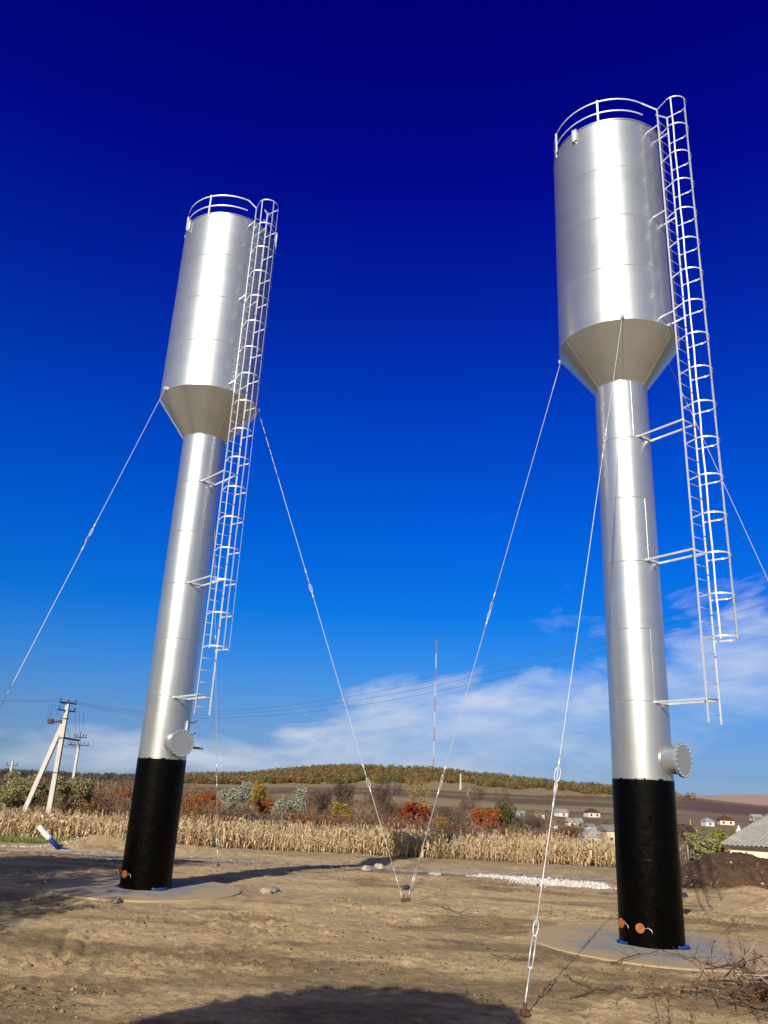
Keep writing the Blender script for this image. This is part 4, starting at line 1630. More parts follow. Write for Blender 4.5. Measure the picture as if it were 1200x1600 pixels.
def insulator(parent, p):
    b = MB()
    b.lathe([(0.012, -0.08), (0.012, 0.02), (0.05, 0.03), (0.055, 0.07), (0.035, 0.09), (0.05, 0.11), (0.045, 0.16), (0.0, 0.18)], 8, p)
    return b.obj('insulator', M_DARK, parent)


PA = at_dist(76, 1273, 62)
PAz = gz(PA.x, PA.y)
top = at_dist(104, 1100, 62)
hA = top.z - PAz
wdir = Vector((0.75, -0.66, 0)).normalized()
P1 = empty('power_pole', (PA.x, PA.y, PAz), 'front pale concrete power pole with a leaning strut, standing in the maize at the left', 'power pole', 'concrete power poles on the left')
concrete_pole(P1, hA, 0.17, 0.12)
q0 = at_dist(27, 1270, 62)
b = MB()
st_b = Vector((q0.x - PA.x, q0.y - PA.y + 0.5, 0))
b.bar(st_b, Vector((-0.12, 0.3, hA - 1.0)), 0.29, 0.25)
b.obj('strut', M_POLE, P1)
ca = Vector((0.5, 0.86, 0)).normalized()
for zz in (0.08, -0.45):
    b = MB()
    b.bar(ca * -0.75 + Vector((0, 0, hA + zz)), ca * 0.75 + Vector((0, 0, hA + zz)), 0.09, 0.09)
    if zz > 0:
        b.bar(wdir * -0.9 + Vector((0, 0, hA + zz)), wdir * 0.35 + Vector((0, 0, hA + zz)), 0.08, 0.08)
    arm = b.obj('crossarm', M_DARK, P1)
    for s_ in (-0.65, 0, 0.65):
        insulator(arm, ca * s_ + Vector((0, 0, hA + zz + 0.1)))
for zz in (hA - 1.0, hA - 2.3, hA - 4.6):
    b = MB()
    b.box((0, 0, zz), (0.37, 0.37, 0.05))
    b.obj('clamp_band', M_DARK, P1)
b = MB()
b.bar(Vector((-0.2, 0, hA - 1.15)), Vector((-1.1, 0.1, hA - 1.35)), 0.14, 0.14)
b.box((-1.05, 0.1, hA - 1.2), (0.35, 0.3, 0.3))
b.obj('switch_box', M_DARK, P1)

PB = at_dist(109, 1250, 88)
top2 = at_dist(127, 1158, 88)
PBz = gz(PB.x, PB.y)
hB = top2.z - PBz
P2 = empty('power_pole', (PB.x, PB.y, PBz), 'second concrete power pole farther back between olive bushes, its top crowded with insulators', 'power pole', 'concrete power poles on the left')
concrete_pole(P2, hB, 0.14, 0.10)
for zz, hw_ in ((-0.4, 1.05), (0.35, 0.7)):
    b = MB()
    b.bar(Vector((-hw_, 0.2, hB + zz)), Vector((hw_, -0.2, hB + zz)), 0.10, 0.10)
    if zz > 0:
        b.bar(Vector((0, 0, hB)), Vector((0, 0, hB + 0.9)), 0.07, 0.07)
    arm = b.obj('crossarm', M_DARK, P2)
    for s_ in (-0.9, -0.5, 0.5, 0.9):
        insulator(arm, Vector((hw_ * s_, -0.2 * s_, hB + zz + 0.12)))
b = MB()
q1 = at_dist(95, 1152, 85)
b.bar(Vector((q1.x - PB.x, q1.y - PB.y, q1.z - PBz)), Vector((-0.1, 0, hB + 0.05)), 0.16, 0.12)
b.obj('connecting_beam', M_DARK, P2)
for s_ in (-0.9, -0.3, 0.2):
    b = MB()
    b.tube([(s_ * 0.8 - 0.1, 0, hB - 0.3), (s_ * 0.8 - 0.5, 0, hB - 0.7), (s_ * 0.8 - 0.9, 0, hB - 0.3), (s_ * 0.8 - 0.8, 0, hB + 0.2)], 0.03, 5)
    b.obj('jumper', M_DARK, P2)

pc = at_dist(20, 1189, 190)
pz = gz(pc.x, pc.y)
P3 = empty('power_pole', (pc.x, pc.y, pz), 'smallest distant power pole above the bushes at the left picture edge', 'power pole', 'concrete power poles on the left')
concrete_pole(P3, pc.z - pz, 0.2, 0.16)
b = MB()
b.bar(Vector((-1.2, 0, pc.z - pz - 0.9)), Vector((1.2, 0, pc.z - pz - 0.9)), 0.14, 0.14)
arm = b.obj('crossarm', M_DARK, P3)
for s_ in (-1.1, 0, 1.1):
    b = MB()
    b.bar(Vector((s_, 0, pc.z - pz - 0.9)), Vector((s_, 0, pc.z - pz - 0.2)), 0.10, 0.10)
    b.obj('insulator', M_DARK, arm)

# near pole outside the picture on the right that carries the span
E_ = at_dist(1330, 872, 27)
P4 = empty('power_pole', (E_.x, E_.y, gz(E_.x, E_.y)), 'tall concrete power pole beyond the right picture edge carrying the three wires', 'power pole')
concrete_pole(P4, E_.z + 0.3 - gz(E_.x, E_.y), 0.19, 0.13)


def wire(a, b_, sag, label, rr=0.010, n=40):
    a, b_ = Vector(a), Vector(b_)
    pts = []
    for i in range(n + 1):
        t = i / n
        p = a.lerp(b_, t)
        p.z -= sag * 4 * t * (1 - t)
        pts.append(p)
    rads = [0.62 * rr * (0.6 + 0.4 * min(1.5, math.hypot(p.x, p.y) / 40)) for p in pts]
    o = MB().tube([p - a for p in pts], rads, 4, cap=False).obj('power_wire', M_WIRE)
    o.location = a
    return tag(o, label, 'wire', 'overhead power wires')


A_top = Vector((PA.x, PA.y, PAz + hA + 0.25))
for i, (s_, nm) in enumerate(((0.65, 'upper'), (0.0, 'middle'), (-0.65, 'lower'))):
    a = A_top + ca * s_
    e = Vector((E_.x, E_.y, E_.z)) + Vector((0, 0, 0.25 - 0.42 * i)) + Vector((0.3, 0.6, 0)) * s_
    wire(a, e, 2.3 + 0.10 * i, '%s of the three power wires rising from the front pole rightward behind the towers' % nm, 0.011)
lft = at_dist(-160, 1074, 75)
for i, s_ in enumerate((0.65, -0.65)):
    a = A_top + ca * s_
    e = Vector(lft) + Vector((0, 0, -0.35 * i))
    wire(a, e, 0.35, ('upper' if i == 0 else 'lower') + ' power wire leaving the front pole towards the left picture edge', 0.013)
# droppers between the poles
B_top = Vector((PB.x, PB.y, PBz + hB + 0.45))
for i, (t_, s_) in enumerate(((0.10, 0.0), (0.135, 0.3), (0.17, -0.3))):
    a = A_top.lerp(Vector((E_.x, E_.y, E_.z)), t_)
    a.z -= 1.6 * 4 * t_ * (1 - t_)
    a = at_dist((118, 124, 131)[i], (1108, 1110, 1112)[i], 62)
    b_ = at_dist((120, 125, 130)[i], 1152, 74)
    wire(a, b_, 0.2, ('left', 'middle', 'right')[i] + ' of the three dropper wires hanging between the front pole span and the second pole', 0.012, 8)
for i, (x0, x1) in enumerate(((76, 78), (82, 79), (86, 90))):
    a = at_dist(x0, 1100, 62)
    b_ = at_dist(x1, (1126, 1126, 1118)[i], 62)
    wire(a, b_, 0.02, ('left', 'middle', 'right')[i] + ' of the short jumper wires just left of the front pole top', 0.012, 6)
wire(at_dist(96, 1130, 62), at_dist(112, 1166, 75), -0.4, 'curved cable looping from the front pole to the second pole', 0.015, 12)

# ------------------------------------------------------------------ mast on the hill
mp_ = at_dist(677, 1200, 900)
mz = gz(mp_.x, mp_.y)
mt = at_dist(679.5, 999, 900)
Hm = mt.z - mz
mast = empty('radio_mast', (mp_.x, mp_.y, mz), 'very tall thin red and white lattice mast on the far hill between the towers', 'mast')
M_RED = mat('mast_red', (0.22, 0.075, 0.07), 0.6)
M_MWH = mat('mast_white', (0.34, 0.36, 0.40), 0.6)
nseg = 9
wm = 0.75
for i in range(nseg):
    b = MB()
    za, zb_ = Hm * i / nseg, Hm * (i + 1) / nseg
    cor = [Vector((wm * math.cos(t), wm * math.sin(t), 0)) for t in (0.3, 0.3 + 2.094, 0.3 + 4.189)]
    for c_ in cor:
        b.bar(c_ + Vector((0, 0, za)), c_ + Vector((0, 0, zb_ - 0.02)), 0.24, 0.24)
    st = 3.2
    z = za
    fl = 0
    while z < zb_ - st:
        for k in range(3):
            c0_, c1_ = cor[k], cor[(k + 1) % 3]
            if fl:
                c0_, c1_ = c1_, c0_
            b.bar(c0_ + Vector((0, 0, z)), c1_ + Vector((0, 0, z + st)), 0.16, 0.16)
        z += st
        fl ^= 1
    b.obj('mast_section', M_RED if i % 2 == 0 else M_MWH, mast)
b = MB()
b.bar(Vector((0, 0, Hm)), Vector((0, 0, Hm + 7)), 0.35, 0.35)
b.obj('antenna', M_DARK, mast)
# pale monument
pm = at_dist(719.5, 1224, 740)
pt_ = at_dist(720, 1208, 740)
zz = gz(pm.x, pm.y)
b = MB()
h = pt_.z - zz
b.add([(-.7, -.7, 0), (.7, -.7, 0), (.7, .7, 0), (-.7, .7, 0), (-.5, -.5, h - 1), (.5, -.5, h - 1), (.5, .5, h - 1), (-.5, .5, h - 1), (0, 0, h)],
      [(0, 1, 5, 4), (1, 2, 6, 5), (2, 3, 7, 6), (3, 0, 4, 7), (4, 5, 8), (5, 6, 8), (6, 7, 8), (7, 4, 8)])
o = b.obj('obelisk', mat('pale_stone', (0.42, 0.38, 0.31), 0.8))
o.location = (pm.x, pm.y, zz)
tag(o, 'small pale obelisk at the lower edge of the hill forest right of the mast', 'obelisk')

# ------------------------------------------------------------------ village houses
M_GLASS = mat('window_glass', (0.02, 0.03, 0.04), 0.15)
WALLC = {}


def colmat(nm, c, r_=0.85):
    if nm not in WALLC:
        WALLC[nm] = mat(nm, c, r_, 0, 0.12, 1.5)
    return WALLC[nm]


def on_terrain(px, py, d0=110.0):
    D = d0
    while D < 1500:
        p = at_dist(px, py, D)
        if p.z < gz(p.x, p.y):
            return p, D
        D += 2.0
    return at_dist(px, py, 400), 400.0


def house(px, py, D, w_, d_, hw_, hr_, wall, roof, hip, rot, label, group='village houses in the valley'):
    p, D2 = on_terrain(px, py)
    k_ = min(1.7, D2 / D) if D < 150 else 0.86
    w_, d_, hw_, hr_ = w_ * k_, d_ * k_, hw_ * k_, hr_ * k_
    z0 = gz(p.x, p.y)
    H = empty('house', (p.x, p.y, z0), label, 'house', group)
    H.rotation_euler = (0, 0, rad(rot))
    wm_ = colmat(*wall)
    rm_ = colmat(*roof)
    b = MB()
    b.box((0, 0, hw_ / 2), (w_, d_, hw_))
    if not hip:
        for s_ in (-1, 1):
            x = s_ * w_ / 2
            b.add([(x, -d_ / 2, hw_), (x, d_ / 2, hw_), (x, 0, hw_ + hr_ * 0.97)], [(0, 1, 2)])
    b.obj('wall', wm_, H)
    ov = 0.35
    X, Y = w_ / 2 + ov, d_ / 2 + ov
    b = MB()
    rx = (w_ / 2 - d_ / 2 if w_ > d_ else 0.2) if hip else X
    z1, zt = hw_ - 0.05, hw_ + hr_
    th = 0.16
    top_ = [(-X, -Y, z1 + th), (X, -Y, z1 + th), (X, Y, z1 + th), (-X, Y, z1 + th), (-rx, 0, zt + th), (rx, 0, zt + th)]
    bot = [(-X, -Y, z1), (X, -Y, z1), (X, Y, z1), (-X, Y, z1), (-rx, 0, zt), (rx, 0, zt)]
    b.add(top_ + bot, [(0, 1, 5, 4), (2, 3, 4, 5), (1, 2, 5), (3, 0, 4), (6, 10, 11, 7), (8, 11, 10, 9), (0, 6, 7, 1), (1, 7, 8, 2), (2, 8, 9, 3), (3, 9, 6, 0)] + ([] if not hip else [(7, 11, 8), (9, 10, 6)]))
    rf = b.obj('roof', rm_, H)
    if d_ > 5:
        MB().box((w_ * 0.2, 0.6, zt - 0.1), (0.5, 0.5, 1.2)).obj('chimney', colmat('brick_chimney', (0.28, 0.12, 0.08)), rf)
    nw = max(1, int(w_ / 3))
    for i in range(nw):
        x = -w_ / 2 + w_ * (i + 0.5) / nw
        b = MB()
        b.box((x, -d_ / 2 - 0.02, hw_ * 0.52), (1.0, 0.06, 1.2))
        f_ = b.obj('window', M_GLASS, H)
        b = MB()
        for s_ in (-1, 1):
            b.box((x + s_ * 0.55, -d_ / 2 - 0.05, hw_ * 0.52), (0.1, 0.08, 1.4))
            b.box((x, -d_ / 2 - 0.05, hw_ * 0.52 + s_ * 0.65), (1.0, 0.08, 0.1))
        b.obj('frame', colmat('white_frame', (0.7, 0.7, 0.68)), f_)
    return H


WHITE = ('white_wall', (0.50, 0.48, 0.45))
CREAM = ('cream_wall', (0.56, 0.46, 0.33))
GREY = ('slate_roof', (0.17, 0.165, 0.15))
LGREY = ('pale_slate_roof', (0.24, 0.23, 0.21))
MAROON = ('maroon_roof', (0.075, 0.022, 0.02))
BROWN = ('brown_roof', (0.14, 0.085, 0.06))
BLUEW = ('bluish_wall', (0.45, 0.52, 0.58))
house(925, 1277, 330, 7.5, 6, 2.6, 2.2, WHITE, MAROON, True, 12, 'white house with a maroon hipped roof, left of the right tower')
house(877, 1276, 300, 6, 5, 2.4, 1.6, WHITE, LGREY, False, 20, 'white house with a pale grey roof behind the loops of the nearest guy wire')
house(864, 1297, 205, 3.6, 4, 2.0, 2.0, WHITE, BROWN, False, 78, 'small white gable end house beside the nearest guy wire')
house(897, 1293, 240, 7, 5, 2.3, 1.7, CREAM, LGREY, False, 6, 'cream house with a pale slate roof below the maroon roofed house')
house(921, 1300, 225, 3.5, 4, 2.3, 1.0, WHITE, GREY, False, 15, 'small white house right of the cream house, below the maroon roof')
house(930, 1322, 128, 5.0, 4.2, 1.5, 1.6, BLUEW, LGREY, True, 8, 'low shed with a broad weathered grey roof rising just behind the maize')
house(956, 1326, 140, 3.6, 4, 2.9, 0.9, CREAM, GREY, False, 10, 'cream house with windows touching the left edge of the right tower foot')
house(808, 1277, 270, 7, 4, 2.2, 1.0, WHITE, LGREY, False, 3, 'long low white house glimpsed behind the dark green tree')
house(843, 1279, 280, 5, 4, 2.2, 1.2, WHITE, BROWN, False, -8, 'white house with a brown roof left of the nearest guy wire')
house(1106, 1291, 300, 5, 5, 2.4, 1.8, WHITE, LGREY, True, 10, 'white house with a pale hipped roof above the yellow-green bush')
house(1134, 1289, 310, 8, 6, 2.4, 2.4, CREAM, MAROON, True, -5, 'house with a wide dark maroon roof left of the chapel')
house(1182, 1283, 330, 7, 5, 2.4, 1.6, CREAM, LGREY, False, 6, 'pale house behind the apex of the long grey roof')
house(560, 1293, 150, 4, 4, 2.2, 1.2, WHITE, GREY, False, 0, 'tiny white house glimpsed under the broad bare trees')

# chapel
p = at_dist(1155, 1305, 190)
z0 = gz(p.x, p.y)
ch = empty('chapel', (p.x, p.y, z0), 'small pinkish chapel with a slim white belfry left of the long grey roof', 'chapel')
b = MB()
b.box((0, 0, 1.6), (3.2, 4.0, 3.2))
b.obj('wall', colmat('pink_wall', (0.50, 0.36, 0.30)), ch)
b = MB()
b.add([(-1.8, -2.2, 3.2), (1.8, -2.2, 3.2), (1.8, 2.2, 3.2), (-1.8, 2.2, 3.2), (0, -1.0, 5.0), (0, 1.0, 5.0)], [(0, 1, 4), (1, 2, 5, 4), (2, 3, 5), (3, 0, 4, 5), (3, 2, 1, 0)])
b.obj('roof', colmat('pink_roof', (0.42, 0.33, 0.28)), ch)
b = MB()
b.box((0, 0, 5.6), (0.8, 0.8, 2.4))
b.add([(-.5, -.5, 6.8), (.5, -.5, 6.8), (.5, .5, 6.8), (-.5, .5, 6.8), (0, 0, 8.2)], [(0, 1, 4), (1, 2, 4), (2, 3, 4), (3, 0, 4), (3, 2, 1, 0)])
b.obj('belfry', colmat('white_frame', (0.7, 0.7, 0.68)), ch)

# gold wire dome over a well
p = at_dist(1080, 1302, 88)
z0 = gz(p.x, p.y)
M_GOLD = mat('gold_paint', (0.62, 0.46, 0.12), 0.4, 0.4)
gd = empty('wire_dome', (p.x, p.y, z0), 'thin golden wire dome with a finial on slim posts right of the nearer tower', 'dome')
hz_ = p.z - z0
R_ = 0.58
b = MB()
b.tube([(R_ * math.cos(t), R_ * math.sin(t), hz_) for t in [k * 2 * math.pi / 24 for k in range(24)]], 0.04, 5, closed=True)
b.obj('ring', M_GOLD, gd)
for k in range(6):
    t = k * math.pi / 3 + 0.2
    pts = []
    for i in range(9):
        u = i / 8
        rr_ = R_ * (1 + 0.18 * math.sin(u * 3.1)) * (1 - u ** 2.2)
        pts.append((rr_ * math.cos(t), rr_ * math.sin(t), hz_ + 0.85 * u))
    MB().tube(pts, 0.03, 4, cap=False).obj('rib', M_GOLD, gd)
for k in range(4):
    t = k * math.pi / 2 + 0.4
    MB().tube([(R_ * math.cos(t), R_ * math.sin(t), 0), (R_ * math.cos(t), R_ * math.sin(t), hz_)], 0.035, 5).obj('post', M_GALV, gd)
MB().tube([(0, 0, hz_ + 0.83), (0, 0, hz_ + 1.25)], 0.03, 5).obj('finial', M_GOLD, gd)

# long building on the right
p = at_dist(1127, 1320, 60)
bl_ = empty('building', (p.x, p.y, p.z - 2.9), 'long cream building with grey corrugated hipped roof behind the soil heap, right edge', 'building')
bl_.rotation_euler = (0, 0, rad(-24))
Lb, Wb = 16.0, 9.0
b = MB()
b.box((Lb / 2 + 0.5, Wb / 2 + 0.4, 1.45), (Lb, Wb, 2.9))
b.obj('wall', mat('cream_render', (0.62, 0.52, 0.38), 0.9, 0, 0.12, 1.2, 0.3, 20), bl_)
# roof slopes of separate corrugated sheets
M_ROOF = mat('corrugated_roof', (0.235, 0.225, 0.20), 0.85, 0, 0.22, 2.0, 0.3, 14)
hr_ = 2.3
zr = 2.92


def corr_sheet(p0_, p1_, q0_, q1_, nw):
    "corrugated sheet between eave p0-p1 and upper edge q0-q1"
    p0_, p1_, q0_, q1_ = map(Vector, (p0_, p1_, q0_, q1_))
    nrm = (p1_ - p0_).cross(q0_ + q1_ - p0_ - p1_).normalized()
    vs, fs = [], []
    n = nw * 4
    for i in range(n + 1):
        t = i / n
        off = nrm * 0.035 * math.sin(2 * math.pi * nw * t)
        vs += [p0_.lerp(p1_, t) + off, q0_.lerp(q1_, t) + off]
    for i in range(n):
        fs.append((2 * i, 2 * i + 2, 2 * i + 3, 2 * i + 1))
    return MB().add(vs, fs, True)


ns = 10
ex0, ex1, ey0, ey1 = 0.0, Lb + 1.0, 0.0, Wb + 0.8
rx0, rx1, ry = 3.6, ex1 - 3.6, (ey0 + ey1) / 2
roof = None
for i in range(ns):
    a0_, a1_ = ex0 + (ex1 - ex0) * i / ns, ex0 + (ex1 - ex0) * (i + 1) / ns
    b0_, b1_ = rx0 + (rx1 - rx0) * i / ns, rx0 + (rx1 - rx0) * (i + 1) / ns
    lift = 0.025 * (i % 2)
    s1 = corr_sheet((a0_, ey0, zr + lift), (a1_ + 0.05, ey0, zr + lift), (b0_, ry, zr + hr_ + lift), (b1_ + 0.03, ry, zr + hr_ + lift), 6)
    if roof is None:
        roof = s1.obj('roof', M_ROOF, bl_)
    else:
        s1.obj('roof_sheet', M_ROOF, roof)
    corr_sheet((a1_, ey1, zr + lift), (a0_, ey1, zr + lift), (b1_, ry, zr + hr_ + lift), (b0_, ry, zr + hr_ + lift), 6).obj('roof_sheet', M_ROOF, roof)
for i in range(4):
    y0_, y1_ = ey0 + (ey1 - ey0) * i / 4, ey0 + (ey1 - ey0) * (i + 1) / 4
    lift = 0.025 * (i % 2)
    corr_sheet((ex0, y1_, zr + lift), (ex0, y0_, zr + lift), (rx0, ry, zr + hr_ + lift), (rx0, ry - 0.01, zr + hr_ + lift), 5).obj('roof_sheet', M_ROOF, roof)
MB().tube([(rx0, ry, zr + hr_ + 0.05), (rx1, ry, zr + hr_ + 0.05)], 0.09, 8).obj('ridge_cap', M_ROOF, roof)
MB().tube([(ex0, ey0, zr + 0.04), (rx0, ry, zr + hr_ + 0.05)], 0.07, 6).obj('hip_cap', M_ROOF, roof)
MB().box(((ex0 + ex1) / 2, ey0 + 0.1, zr - 0.08), (ex1 - ex0, 0.06, 0.12)).obj('fascia', mat('dark_fascia', (0.05, 0.04, 0.035), 0.8), bl_)
# pointed porch gable against the wall
b = MB()
b.add([(2.2, 0.38, 1.25), (3.5, 0.38, 1.25), (2.85, 0.38, 2.55), (2.2, -0.7, 1.2), (3.5, -0.7, 1.2), (2.85, -0.7, 2.5)], [(3, 4, 5), (0, 2, 5, 3), (1, 4, 5, 2), (0, 3, 4, 1)])
b.obj('porch_roof', mat('pinkish_gable', (0.33, 0.27, 0.24), 0.85), bl_)

# low white wall in the valley on the left and grave-like posts
p = at_dist(180, 1263, 100)
z0 = gz(p.x, p.y)
lw = MB().box((0, 0, 0), (4.6, 0.25, p.z - z0 + 0.3)).obj('garden_wall', colmat(*WHITE))
lw.location = (p.x, p.y, z0 + (p.z - z0) / 2)
tag(lw, 'low white garden wall behind the maize left of the left tower foot', 'wall')
for i, (x, yt, D, lab) in enumerate(((142, 1222, 150, 'leftmost slim pale post standing in the brown valley scrub'), (154, 1222, 150, 'tallest slim pale post in the scrub left of the left tower'),
                                     (152, 1240, 120, 'nearest slim pale post low in the scrub left of the left tower'), (181, 1222, 160, 'slim pale post above the small round orange bush'))):
    p = at_dist(x, yt, D)
    z0 = gz(p.x, p.y)
    o = MB().box((0, 0, (p.z - z0) / 2), (0.14, 0.14, p.z - z0)).obj('post', M_POLE)
    o.location = (p.x, p.y, z0)
    tag(o, lab, 'post', 'slim posts in the valley scrub')

# ------------------------------------------------------------------ brush pile and dry weeds in the right corner
M_BRUSH = mat('dead_brush', (0.085, 0.047, 0.032), 0.85, 0, 0.5, 6)
M_BRUSHP = mat('pale_dead_wood', (0.26, 0.19, 0.14), 0.85, 0, 0.4, 5)
br = random.Random(12)
BP = empty('brush_pile', (6.35, 12.6, gz(6.35, 12.6)), 'tangled pile of dead reddish branches in the lower right corner of the yard', 'brush pile')


def branch(r, length, rad0):
    a = r.uniform(0, 6.28)
    p = Vector((r.gauss(0, 0.42), r.gauss(0, 0.55), r.uniform(0.0, 0.30)))
    d = Vector((math.cos(a), math.sin(a), r.uniform(-0.15, 0.55))).normalized()
    pts = [p]
    n = 7
    for i in range(n):
        d = (d + Vector((r.uniform(-1, 1), r.uniform(-1, 1), r.uniform(-1, 0.8))) * 0.28).normalized()
        p = p + d * length / n
        if p.z < 0.02:
            p.z = 0.02
            d.z = abs(d.z)
        pts.append(p.copy())
    return pts


for i in range(150):
    L_ = br.uniform(0.5, 1.5)
    pts = branch(br, L_, 0.01)
    r0_ = br.uniform(0.006, 0.016) if i > 9 else br.uniform(0.022, 0.034)
    b = MB()
    b.tube(pts, [r0_ * (1 - 0.7 * k / 7) for k in range(8)], 5)
    for q_ in range(3):
        k = br.randrange(2, 7)
        d = Vector((br.uniform(-1, 1), br.uniform(-1, 1), br.uniform(-.2, 1))).normalized()
        b.tube([pts[k], pts[k] + d * 0.15, pts[k] + d * 0.28 + Vector((0, 0, 0.05))], [r0_ * 0.5, r0_ * 0.4, r0_ * 0.15], 4)
    b.obj('branch', M_BRUSH if br.random() < 0.7 else M_BRUSHP, BP)
nr = np.random.RandomState(44)
v, f, _ = leaf_cloud(9000, [(0, 0, 0.10, 0.75, 1.2, 0.22), (0.2, 0.2, 0.2, .6, .7, .22)], 0.06, nr, aspect=0.5)
v[:, 2] = np.abs(v[:, 2]) + 0.01
link('dead_leaves', np_mesh('dead_leaves', v, f, leaf_mat('dead_litter', [(0.05, 0.03, 0.02), (0.10, 0.055, 0.03), (0.03, 0.02, 0.014), (0.16, 0.09, 0.05)], 0.1)), BP)


def weed(px, py_base, hgt, label, seed, lean=(0, 0), leaves=14, twigs=5, kind='rust'):
    p = on_ground(px, py_base, 0.0)
    r = random.Random(seed)
    W = empty('dry_weed', (p.x, p.y, gz(p.x, p.y) - 0.01), label, 'weed', 'dry weed stems in the foreground')
    b = MB()
    pts = [Vector((0, 0, 0))]
    d = Vector((lean[0], lean[1], 1)).normalized()
    q_ = Vector((0, 0, 0))
    for i in range(8):
        d = (d + Vector((r.uniform(-1, 1), r.uniform(-1, 1), 0)) * 0.10).normalized()
        q_ = q_ + d * hgt / 8
        pts.append(q_.copy())
    b.tube(pts, [0.008 * (1 - 0.75 * k / 8) for k in range(9)], 5)
    tips = []
    for i in range(twigs):
        k = r.randrange(2, 8)
        e = Vector((r.uniform(-1, 1), r.uniform(-1, 1), 0.8)).normalized()
        t = pts[k] + e * hgt * r.uniform(0.12, 0.28)
        b.tube([pts[k], (pts[k] + t) / 2 + Vector((0, 0, 0.02)), t], [0.005, 0.004, 0.002], 4)
        tips.append(t)
    b.obj('stem', M_BRUSH, W)
    nr_ = np.random.RandomState(seed)
    bl2 = [(t.x, t.y, t.z, .05, .05, .08) for t in tips + pts[3:]]
    v, f, _ = leaf_cloud(leaves * 4, bl2, 0.035, nr_, aspect=0.5)
    link('leaves', np_mesh('leaves', v, f, LEAF[kind]), W)
    return W


weed(1035, 1640, 0.80, 'single dry stem standing before the slab, left of the brush pile', 3)
weed(1048, 1610, 0.45, 'short dry stem just right of the tallest lone stem', 4)
weed(1122, 1570, 0.85, 'dry reddish stem with brown seed heads at the left end of the brush pile', 5, (-0.1, 0), 26)
weed(1150, 1575, 1.05, 'tall reddish weed rising from the middle of the brush pile', 6, (0.05, 0), 30)
weed(1162, 1560, 1.15, 'thinnest tall bare stem above the brush pile', 7, (0.02, 0), 6, 2)
weed(1185, 1590, 0.7, 'leafy brown weed at the right picture edge in the brush pile', 8, (0.1, 0), 30)
weed(1080, 1625, 0.4, 'low dry weed at the bottom edge before the brush pile', 9, (0.2, 0), 16)
# fallen twigs lying on the yard
TW = [((770, 1496), (850, 1506), 'dark twig lying left of the right slab by the nearest guy wire'),
      ((955, 1506), (1030, 1490), 'forked twig lying on the front of the right slab'),
      ((1030, 1490), (1120, 1512), 'long twig running from the right slab towards the brush pile'),
      ((890, 1560), (985, 1545), 'brown twig lying in front of the right slab'),
      ((690, 1418), (735, 1430), 'thin curved twig lying below the shared middle anchor'),
      ((880, 1530), (930, 1545), 'short broken twig behind the nearest turnbuckle'),
      ((1000, 1560), (1110, 1548), 'pale branch lying at the left foot of the brush pile')]
for i, (a, c, lab) in enumerate(TW):
    p0, p1 = on_ground(*a), on_ground(*c)
    r = random.Random(i + 60)
    pts = []
    for k in range(9):
        t = k / 8
        x, y = p0.x + (p1.x - p0.x) * t + r.uniform(-.05, .05), p0.y + (p1.y - p0.y) * t + r.uniform(-.12, .12)
        pts.append(Vector((x - p0.x, y - p0.y, gz(x, y) + 0.02 + (0.05 if math.hypot(x - 5.63, y - 17.4) < 2.5 else 0) + r.uniform(0, 0.03))))
    b = MB().tube(pts, [0.012 * (1 - 0.6 * k / 8) for k in range(9)], 5)
    for k in (3, 5):
        e = Vector((r.uniform(-1, 1), r.uniform(-1, 1), 0.25)).normalized() * 0.3
        b.tube([pts[k], pts[k] + e * 0.6, pts[k] + e], [0.007, 0.005, 0.002], 4)
    o = b.obj('twig', M_BRUSH)
    o.location = (p0.x, p0.y, 0)
    tag(o, lab, 'twig', 'twigs lying on the yard')

# ------------------------------------------------------------------ trees outside the picture whose shade falls into it


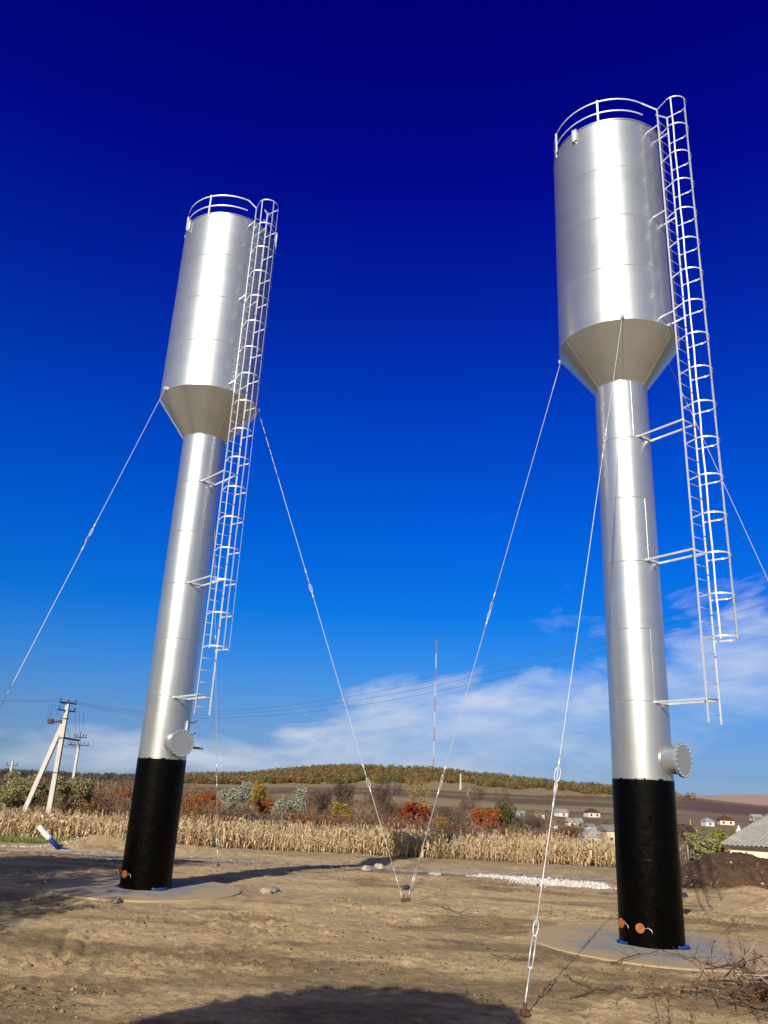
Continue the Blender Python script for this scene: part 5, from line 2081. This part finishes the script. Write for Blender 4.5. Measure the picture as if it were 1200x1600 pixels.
def shade_tree(name, x, y, H, W, label, leaves, seed, kind='bare', depth=5):
    T = empty(name, (x, y, 0), label, 'tree', None)
    r = random.Random(seed)
    nr_ = np.random.RandomState(seed)
    mb = MB()
    tips = []
    grow(mb, r, Vector((0, 0, 0)), Vector((0.05, 0, 1)), H * 0.32, 0.16, depth, 0.6, tips)
    zt = max(v[2] for v in mb.v)
    wd = np.percentile([math.hypot(v[0], v[1]) for v in mb.v], 96)
    sz, sx = H / zt, W / wd
    mb.v = [(v[0] * sx, v[1] * sx, v[2] * sz) for v in mb.v]
    mb.obj('trunk', M_BARK, T)
    bl2 = []
    for i in range(40):
        t = r.choice(tips)
        bl2.append((t.x * sx, t.y * sx, t.z * sz, W * 0.2, W * 0.2, H * 0.1))
    v, f, _ = leaf_cloud(leaves, bl2, 0.16, nr_, aspect=0.7)
    link('crown', np_mesh('crown', v, f, LEAF[kind]), T)
    return T


sh = Vector((math.sin(rad(SUN_AZ)), math.cos(rad(SUN_AZ))))      # towards the sun
tn = math.tan(rad(SUN_EL))


def caster(gx, gy, h):
    return gx + sh.x * h / tn, gy + sh.y * h / tn


for i, (gx, gy, h, H, W, lv) in enumerate(((-9.3, 25.5, 6.0, 8.5, 2.8, 7000), (-11.5, 20.0, 5.0, 8.0, 2.4, 6000), (-8.3, 30.5, 6.5, 9.0, 2.4, 6500), (-6.6, 17.6, 6.5, 7.5, 1.8, 1500), (-7.9, 22.3, 6.5, 8.5, 2.4, 8000), (-10.5, 28.0, 7.5, 10.0, 3.0, 9000), (-8.6, 19.0, 7.0, 9.0, 2.2, 3500))):
    x, y = caster(gx, gy, h)
    shade_tree('tree', x, y, H, W, ['half-bare tree left of the viewer shading the left slab', 'half-bare tree nearest the left picture edge, outside it', 'tallest half-bare tree outside the left picture edge',
                                    'slender bare tree outside the picture on the left', 'half-bare tree whose shade reaches the left slab', 'largest half-bare tree outside the picture, far left', 'thinly leaved tree between the other shade trees on the left'][i], lv, 200 + i)
# unseen tree behind the viewer, crown shaped to cast the broad bottom shadow
x, y = caster(-0.1, 10.2, 6.0)
T = empty('tree', (x, y, 0), 'unseen dense round-headed evergreen tree behind the viewer, shaped to cast the foreground shadow', 'tree')
nr_ = np.random.RandomState(300)
bl2 = [(0, 0, 6.0, 1.9, 1.5, 1.02), (-0.6, 0, 5.75, 1.7, 1.4, 0.95), (0.55, 0, 5.95, 1.25, 1.3, 1.05), (0, 0, 4.6, 2.1, 1.8, 1.3), (-1.6, 0, 5.0, 1.2, 1.2, 1.0), (1.35, 0, 6.35, 0.45, 0.4, 0.6)]
v, f, _ = leaf_cloud(15000, bl2, 0.26, nr_, aspect=0.8)
link('crown', np_mesh('crown', v, f, LEAF['green']), T)
MB().tube([(0, 0, 0), (0.1, 0, 2), (0, 0, 4.5)], [0.28, 0.2, 0.14], 8).obj('trunk', M_BARK, T)
